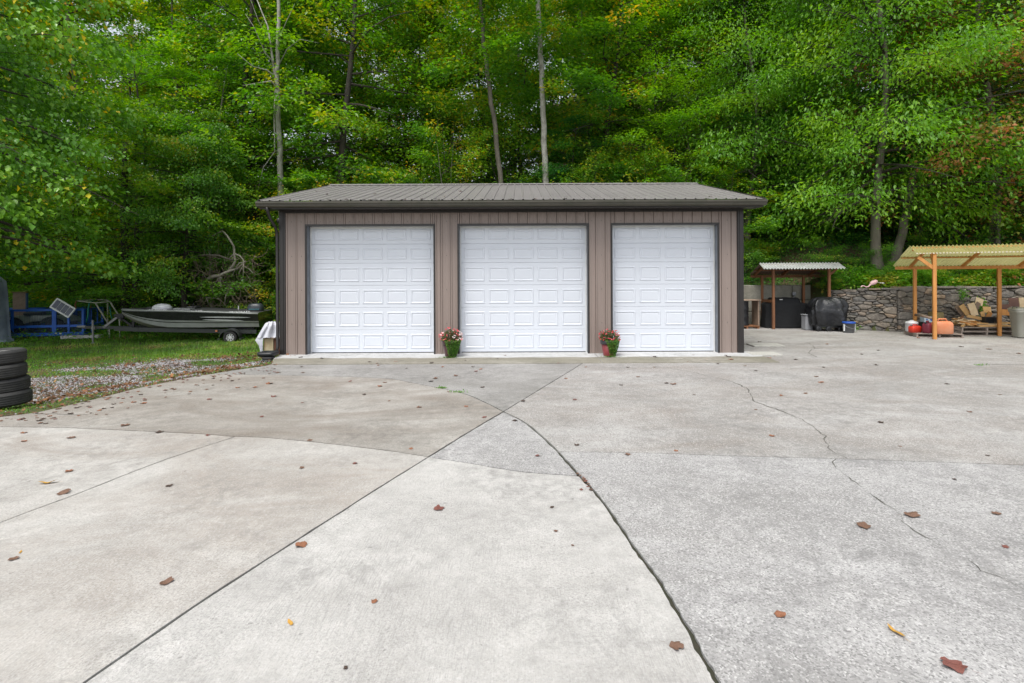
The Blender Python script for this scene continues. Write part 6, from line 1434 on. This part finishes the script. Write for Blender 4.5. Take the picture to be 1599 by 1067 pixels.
o_ = len(mb.v); fl_ = [[(400.5, 526, .02), (406, 526, -.02), (410.5, 526, .0)], [(398, 530, .04), (404, 531, -.03), (410, 531, -.01)], [(403, 537, .03), (406, 538, -.03), (410, 538, .0)], [(405.5, 545, .02), (407.5, 545, -.03), (410, 545, .0)], [(407, 552, .02), (408.5, 553, -.02), (410.5, 552, .01)]]
for row in fl_: mb.v += [shp(*p) for p in row]
for r_ in range(4):
    for i in range(2): mb.f.append((o_+r_*3+i, o_+r_*3+i+1, o_+(r_+1)*3+i+1, o_+(r_+1)*3+i)); mb.m.append(0)
mb.build('sheet', M_SHEET, ws, True)
t = thing('black_basin', 'shallow black basin in front of the old cabinet', 'basin', (-5.78, 11.75, -.12)); mb = MB()
skin(mb, [sq(.14, .16), sq(.19, .20), sq(.20, .27), sq(.185, .27), sq(.13, .20)]); mb.build('basin', M_BLACK, t, True)
t = thing('black_block', 'black plastic block under the basin at the left garage corner', 'box', (-5.70, 11.62, -.16)); mb = MB(); mb.bbox((0, 0, .10), (.26, .24, .12), .02); mb.bbox((-.01, 0, .02), (.24, .24, .06), .02); mb.bbox((-.01, 0, .185), (.22, .2, .05), .02); mb.build('block', M_RUBBER, t)
t = thing('grey_metal_box', 'grey metal box just showing above the white sheet', 'box', (-5.93, 13.3, -.35)); mb = MB(); mb.bbox((0, 0, .60), (.30, .3, 1.2), .01); mb.build('box_body', M_GREYP, t)

# ------------------------------------------------------------------ dead branches and brush behind the boat
def BW(z, Y_): return W(300+z[0]*.159, 320+z[1]*.159, Y_)
br = thing('brush_pile', 'tangled pile of bare grey branches behind the boat stern', 'branches', (-10.8, 19.2, -.3))
def brt(pts, r0, r1, nm='dead_branch', mat=None, Y0=19.0):
    mb = MB(); P = [BW(p, Y0+random.uniform(-.15, .15)) for p in pts]; P = [(p[0]+10.8, p[1]-19.2, p[2]+.3) for p in P]; k_ = len(P); mb.tube(P, [r0+(r1-r0)*i/(k_-1) for i in range(k_)], 6); mb.build(nm, mat or M_DEAD, br, True)
brt([(160, 715), (215, 690), (270, 682), (340, 650), (390, 630), (440, 620), (480, 585), (525, 540)], .075, .025)
brt([(300, 245), (345, 290), (390, 360), (412, 400), (415, 480), (427, 540), (400, 590), (350, 640)], .03, .05)
brt([(190, 300), (245, 268), (300, 245)], .022, .02); brt([(60, 490), (150, 480), (260, 485), (330, 510), (410, 535)], .045, .03, mat=M_BARK)
brt([(425, 470), (470, 490), (505, 530), (505, 640), (495, 780)], .028, .014); brt([(410, 470), (370, 510), (330, 545)], .02, .008); brt([(500, 590), (460, 660), (455, 700)], .018, .01)
brt([(285, 690), (275, 740), (285, 790)], .06, .04); brt([(510, 590), (560, 620), (600, 660)], .015, .008); brt([(530, 550), (460, 560), (430, 610), (390, 690)], .02, .01)
brt([(100, 640), (130, 700), (190, 790), (215, 830)], .018, .012, mat=M_BARK); brt([(85, 830), (150, 900), (240, 905), (280, 915)], .022, .012); brt([(130, 870), (150, 930), (165, 980)], .02, .012); brt([(345, 850), (325, 900), (318, 980)], .025, .014)
brt([(380, 640), (400, 560), (395, 500)], .016, .01); brt([(200, 810), (250, 720), (300, 660)], .016, .01)
mb = MB(); gb = np.random.default_rng(4)
for i in range(420):
    c = np.array([gb.uniform(20, 620), gb.uniform(480, 1020)]); a = gb.uniform(0, 6.28); L_ = gb.uniform(40, 190); cv = gb.normal(0, .5); P = []
    Yq = gb.uniform(18.7, 20.0)
    for k_ in range(5):
        q = c+np.array([math.cos(a+cv*k_/4), math.sin(a+cv*k_/4)])*L_*k_/4; w = BW(q, Yq); P.append((w[0]+10.8, w[1]-19.2, w[2]+.3))
    r_ = gb.uniform(.004, .010); mb.tube(P, [r_, r_, r_*.8, r_*.6, r_*.3], 4)
o = mb.build('twigs', pm('twig_brown', (.30, .235, .18), (.15, .115, .08), 9, .9), br); o['kind'] = 'stuff'
for i, (pts, r_, lab) in enumerate((([W(222, 437, 20.5), W(245, 446, 20.2), W(262, 452, 19.9), W(285, 462, 19.6)], .05, 'dark bent fallen branch behind the boat bow'), ([W(205, 452, 20.2), W(232, 447, 20.0), W(258, 445, 20.0), W(300, 455, 19.8)], .04, 'thin fallen branch crossing behind the boat windshield'), ([W(40, 440, 21), W(90, 430, 21), W(150, 436, 21)], .08, 'dark fallen log behind the blue trailer'))):
    mb = MB(); mb.tube(pts, [r_, r_*.9, r_*.8, r_*.5], 7) if len(pts) == 4 else mb.tube(pts, [r_, r_*.9, r_*.7], 7); tag(mb.build('fallen_branch', M_BARK_D, None, True), lab, 'branch')

# ------------------------------------------------------------------ fallen leaves: each one its own object
def dry_leaf_mat(name, c1, c2):
    return pm(name, c1, c2, 25, .65, .001, 60)
LM = {'b': dry_leaf_mat('leaf_brown', (.20, .11, .07), (.11, .06, .04)), 'r': dry_leaf_mat('leaf_red', (.22, .075, .055), (.13, .05, .04)), 'o': dry_leaf_mat('leaf_orange', (.30, .125, .06), (.19, .08, .045)),
      'y': dry_leaf_mat('leaf_yellow', (.60, .36, .05), (.40, .19, .04)), 'd': dry_leaf_mat('leaf_darkbrown', (.08, .05, .035), (.05, .032, .025))}
LMESH = {}
def leaf_mesh(kind, v):
    key = (kind, v)
    if key in LMESH: return LMESH[key]
    r_ = random.Random(v*7+3); n = 20; out = []
    for i in range(n):
        a = 2*PI*i/n
        if kind == 'y' and v % 2: r = .5/math.sqrt((math.cos(a))**2+(math.sin(a)/.36)**2)
        else: r = .5*((.60)+.36*abs(math.cos(2.5*a+.3*v))**.8*(.8+.3*math.cos(a))+r_.uniform(-.12, .1))*(1 if v % 3 else .85+.15*math.cos(a))
        out.append((r*math.cos(a), r*math.sin(a)*(.85 if v % 2 else 1)))
    cu = r_.uniform(.4, 1.2); cb = r_.uniform(-.4, .8)
    def h(x, y): return cu*.5*x*x+cb*y*y*.7+.035*math.sin(9*x+v)+.03*math.sin(11*y)
    vs = [(0, 0, .012)]+[(x*.55, y*.55, h(x*.55, y*.55)+.012) for x, y in out]+[(x, y, h(x, y)+.01) for x, y in out]
    zmin = min(p[2] for p in vs); vs = [(p[0], p[1], p[2]-zmin) for p in vs]
    fs = [(0, 1+i, 1+(i+1) % n) for i in range(n)]+[(1+i, 1+n+i, 1+n+(i+1) % n, 1+(i+1) % n) for i in range(n)]
    st = len(vs); vs += [(-.48, -.008, .03), (-.48, .008, .03), (-.78, .01, .012), (-.78, -.002, .012)]; fs.append((st, st+1, st+2, st+3))
    me = bpy.data.meshes.new('fallen_leaf'); me.from_pydata(vs, [], fs); me.materials.append(LM[kind]); LMESH[key] = me; return me
def put_leaf(x, y, z, size, kind, label, group=None, rot=None, tilt=(0, 0)):
    v = random.randrange(6); o = link('fallen_leaf', leaf_mesh(kind, v)); o.location = (x, y, z); o.scale = (size,)*3; o.rotation_euler = (tilt[0], tilt[1], rot if rot is not None else random.uniform(0, 6.28)); return tag(o, label, 'leaf', group)
BIG = [(1489, 1045, 38, 'r', 'largest reddish-brown leaf at the bottom right corner'), (1051, 1010, 27, 'b', 'pinkish-brown curled leaf on the pale slab near the bottom edge, left of the curved joint'), (1215, 963, 20, 'o', 'small orange-brown leaf right of the curved joint near the bottom'), (1397, 991, 26, 'y', 'narrow yellow leaf on the rough slab near the bottom right'), (451, 972, 16, 'y', 'small yellow leaf on the pale slab, bottom left of centre'), (469, 850, 20, 'o', 'orange-red leaf beside the long diagonal joint'), (257, 908, 22, 'b', 'flat brown leaf left of the diagonal joint near the bottom left'), (684, 795, 17, 'r', 'rust-red leaf on the middle of the palest slab'), (1347, 825, 23, 'b', 'curled grey-brown leaf on the right, left one of the pair by the crack'), (1421, 808, 25, 'b', 'curled brown leaf on the crack, right one of the pair'), (1552, 806, 15, 'b', 'small brown leaf by the right edge, the upper of two'), (1569, 858, 12, 'r', 'small red leaf by the right edge, the lower of two'), (537, 1043, 10, 'd', 'tiny dark scrap of leaf near the bottom edge'), (73, 752, 23, 'y', 'bright yellow leaf at the left edge'), (95, 768, 22, 'b', 'twisted brown leaf just below the bright yellow one'), (107, 733, 14, 'o', 'rusty leaf just above the bright yellow one'), (30, 860, 10, 'y', 'tiny yellow leaf at the lower left edge'), (17, 871, 16, 'b', 'brown leaf beside the tiny yellow one at the lower left edge'), (262, 757, 12, 'd', 'dark curled leaf alone left of the diagonal joint'), (110, 681, 14, 'b', 'brown leaf near the upper left joint'), (37, 673, 10, 'o', 'orange leaf at the far left near the tyres'), (583, 939, 12, 'o', 'thin orange leaf bit on the pale slab'), (838, 712, 12, 'r', 'red-brown leaf on the small pointed slab'), (1203, 683, 12, 'o', 'orange leaf on the far right slab left of the crack'), (640, 701, 10, 'o', 'orange leaf beside the crossing of joints'), (553, 723, 9, 'r', 'small red-brown leaf on the middle left slab'), (979, 711, 11, 'b', 'brown leaf on the fine straight joint'), (906, 766, 8, 'r', 'tiny red leaf next to the curved joint')]
for px, py, s, k_, lab in BIG:
    x, y = G(px, py); put_leaf(x, y, .002, s*y/F*(1.12 if s > 14 else 1.0), k_, lab)
MID = [(37, 686, 8), (248, 673, 12), (324, 678, 9), (483, 687, 9), (470, 730, 9), (654, 636, 8), (727, 635, 8), (755, 652, 8), (803, 657, 8), (900, 696, 9), (1374, 663, 9), (1514, 647, 8), (1256, 617, 8), (1220, 620, 9), (1368, 573, 8), (752, 605, 7), (816, 627, 9), (897, 625, 8), (600, 597, 7), (568, 616, 8), (545, 595, 7), (606, 626, 6), (427, 618, 9), (407, 650, 8), (370, 604, 7), (326, 622, 8), (472, 628, 6), (195, 662, 14), (223, 628, 9), (168, 619, 8), (90, 636, 9), (61, 654, 10), (860, 793, 7), (866, 830, 7), (893, 853, 6), (1055, 706, 8), (1083, 618, 7), (1009, 565, 7), (1040, 600, 7), (995, 590, 7), (870, 568, 6), (690, 573, 6), (742, 580, 6), (635, 575, 6), (1180, 642, 6), (1290, 540, 6), (1345, 556, 6), (1434, 531, 6), (1500, 545, 7), (1543, 549, 8), (1478, 603, 7), (1560, 620, 6), (1405, 700, 6), (1540, 715, 6), (1489, 752, 6), (1590, 556, 7), (1168, 553, 8), (1186, 536, 6), (1371, 550, 6), (1120, 570, 6), (980, 575, 6), (700, 612, 6), (538, 566, 6), (590, 570, 6)]
for px, py, s in MID:
    x, y = G(px, py); k_ = random.choice('bbroodd'); put_leaf(x, y, .002, s*y/F*1.2, k_, {'b': 'small brown dry leaf on the concrete driveway', 'r': 'small red-brown dry leaf on the concrete driveway', 'o': 'small orange dry leaf on the concrete driveway', 'd': 'small dark dry leaf on the concrete driveway'}[k_], {'b': 'small brown leaves on the driveway', 'r': 'small red-brown leaves on the driveway', 'o': 'small orange leaves on the driveway', 'd': 'small dark leaves on the driveway'}[k_])
for i in range(46):     # near the apron
    x = random.uniform(-5.2, 6.5); y = random.choice((random.uniform(10.9, 11.9), random.uniform(8.6, 11.0))); z = .026 if y > 11.5 and x < 5.5 else (.012 if y > 10.87 and x < 5.6 else .002)
    if min(abs(x+1.585), abs(x-2.03)) < .3 and y > 11.3: continue
    put_leaf(x, y, z, random.uniform(.07, .14), random.choice('bdbddo'), 'small dry leaf lying at the foot of the garage doors', 'dry leaves along the garage apron')
for i in range(120):
    t_ = random.random()*(len(EDGE)-5); k_ = int(t_); p, q = EDGE[k_], EDGE[k_+1]; f_ = t_-k_; x, y = p[0]+(q[0]-p[0])*f_+abs(random.gauss(0, .5)), p[1]+(q[1]-p[1])*f_-abs(random.gauss(0, .35))
    put_leaf(x, y, .003, random.uniform(.04, .09), random.choice('bbrod'), 'dry leaf on the concrete beside the yard edge', 'dry leaves along the yard edge of the driveway')
for i in range(34):
    x = random.choice((random.uniform(-5.5, 5.3), random.gauss(-2.2, 1.6))); x = max(-5.6, min(5.4, x)); y = EY+abs(random.gauss(0, .06)) if random.random() < .75 else random.uniform(EY, EY+2.5)
    put_leaf(x, y, EZ+(y-EY)*sl+.012, random.uniform(.06, .12), random.choice('bobrd'), 'dry leaf caught on the metal roof above the gutter', 'dry leaves on the garage roof')

for i, (px, py, sz_, lab) in enumerate(((717, 612.5, .16, 'small green weed in the curved joint, upper left of the crossing'), (690, 606, .10, 'tiny green weed in the curved joint furthest from the crossing'), (1530, 574, .16, 'small green weed in the far right crack of the driveway'))):
    x, y = G(px, py); leaf_cloud('joint_weed', lab, 'weed', (x, y, .012), (sz_*1.6, sz_*.5, .03), 90, .022, L_WEED, seed=20+i)

for i in range(16):
    px, py = 903+i*1.3+random.uniform(-3, 3), 741+i*1.7+random.uniform(-2, 2); x, y = G(px, py)
    put_leaf(x, y, .002, random.uniform(.02, .05), random.choice('bdbr'), 'tiny dry leaf scrap gathered in the curved joint below the pointed slab', 'leaf scraps in the curved joint')
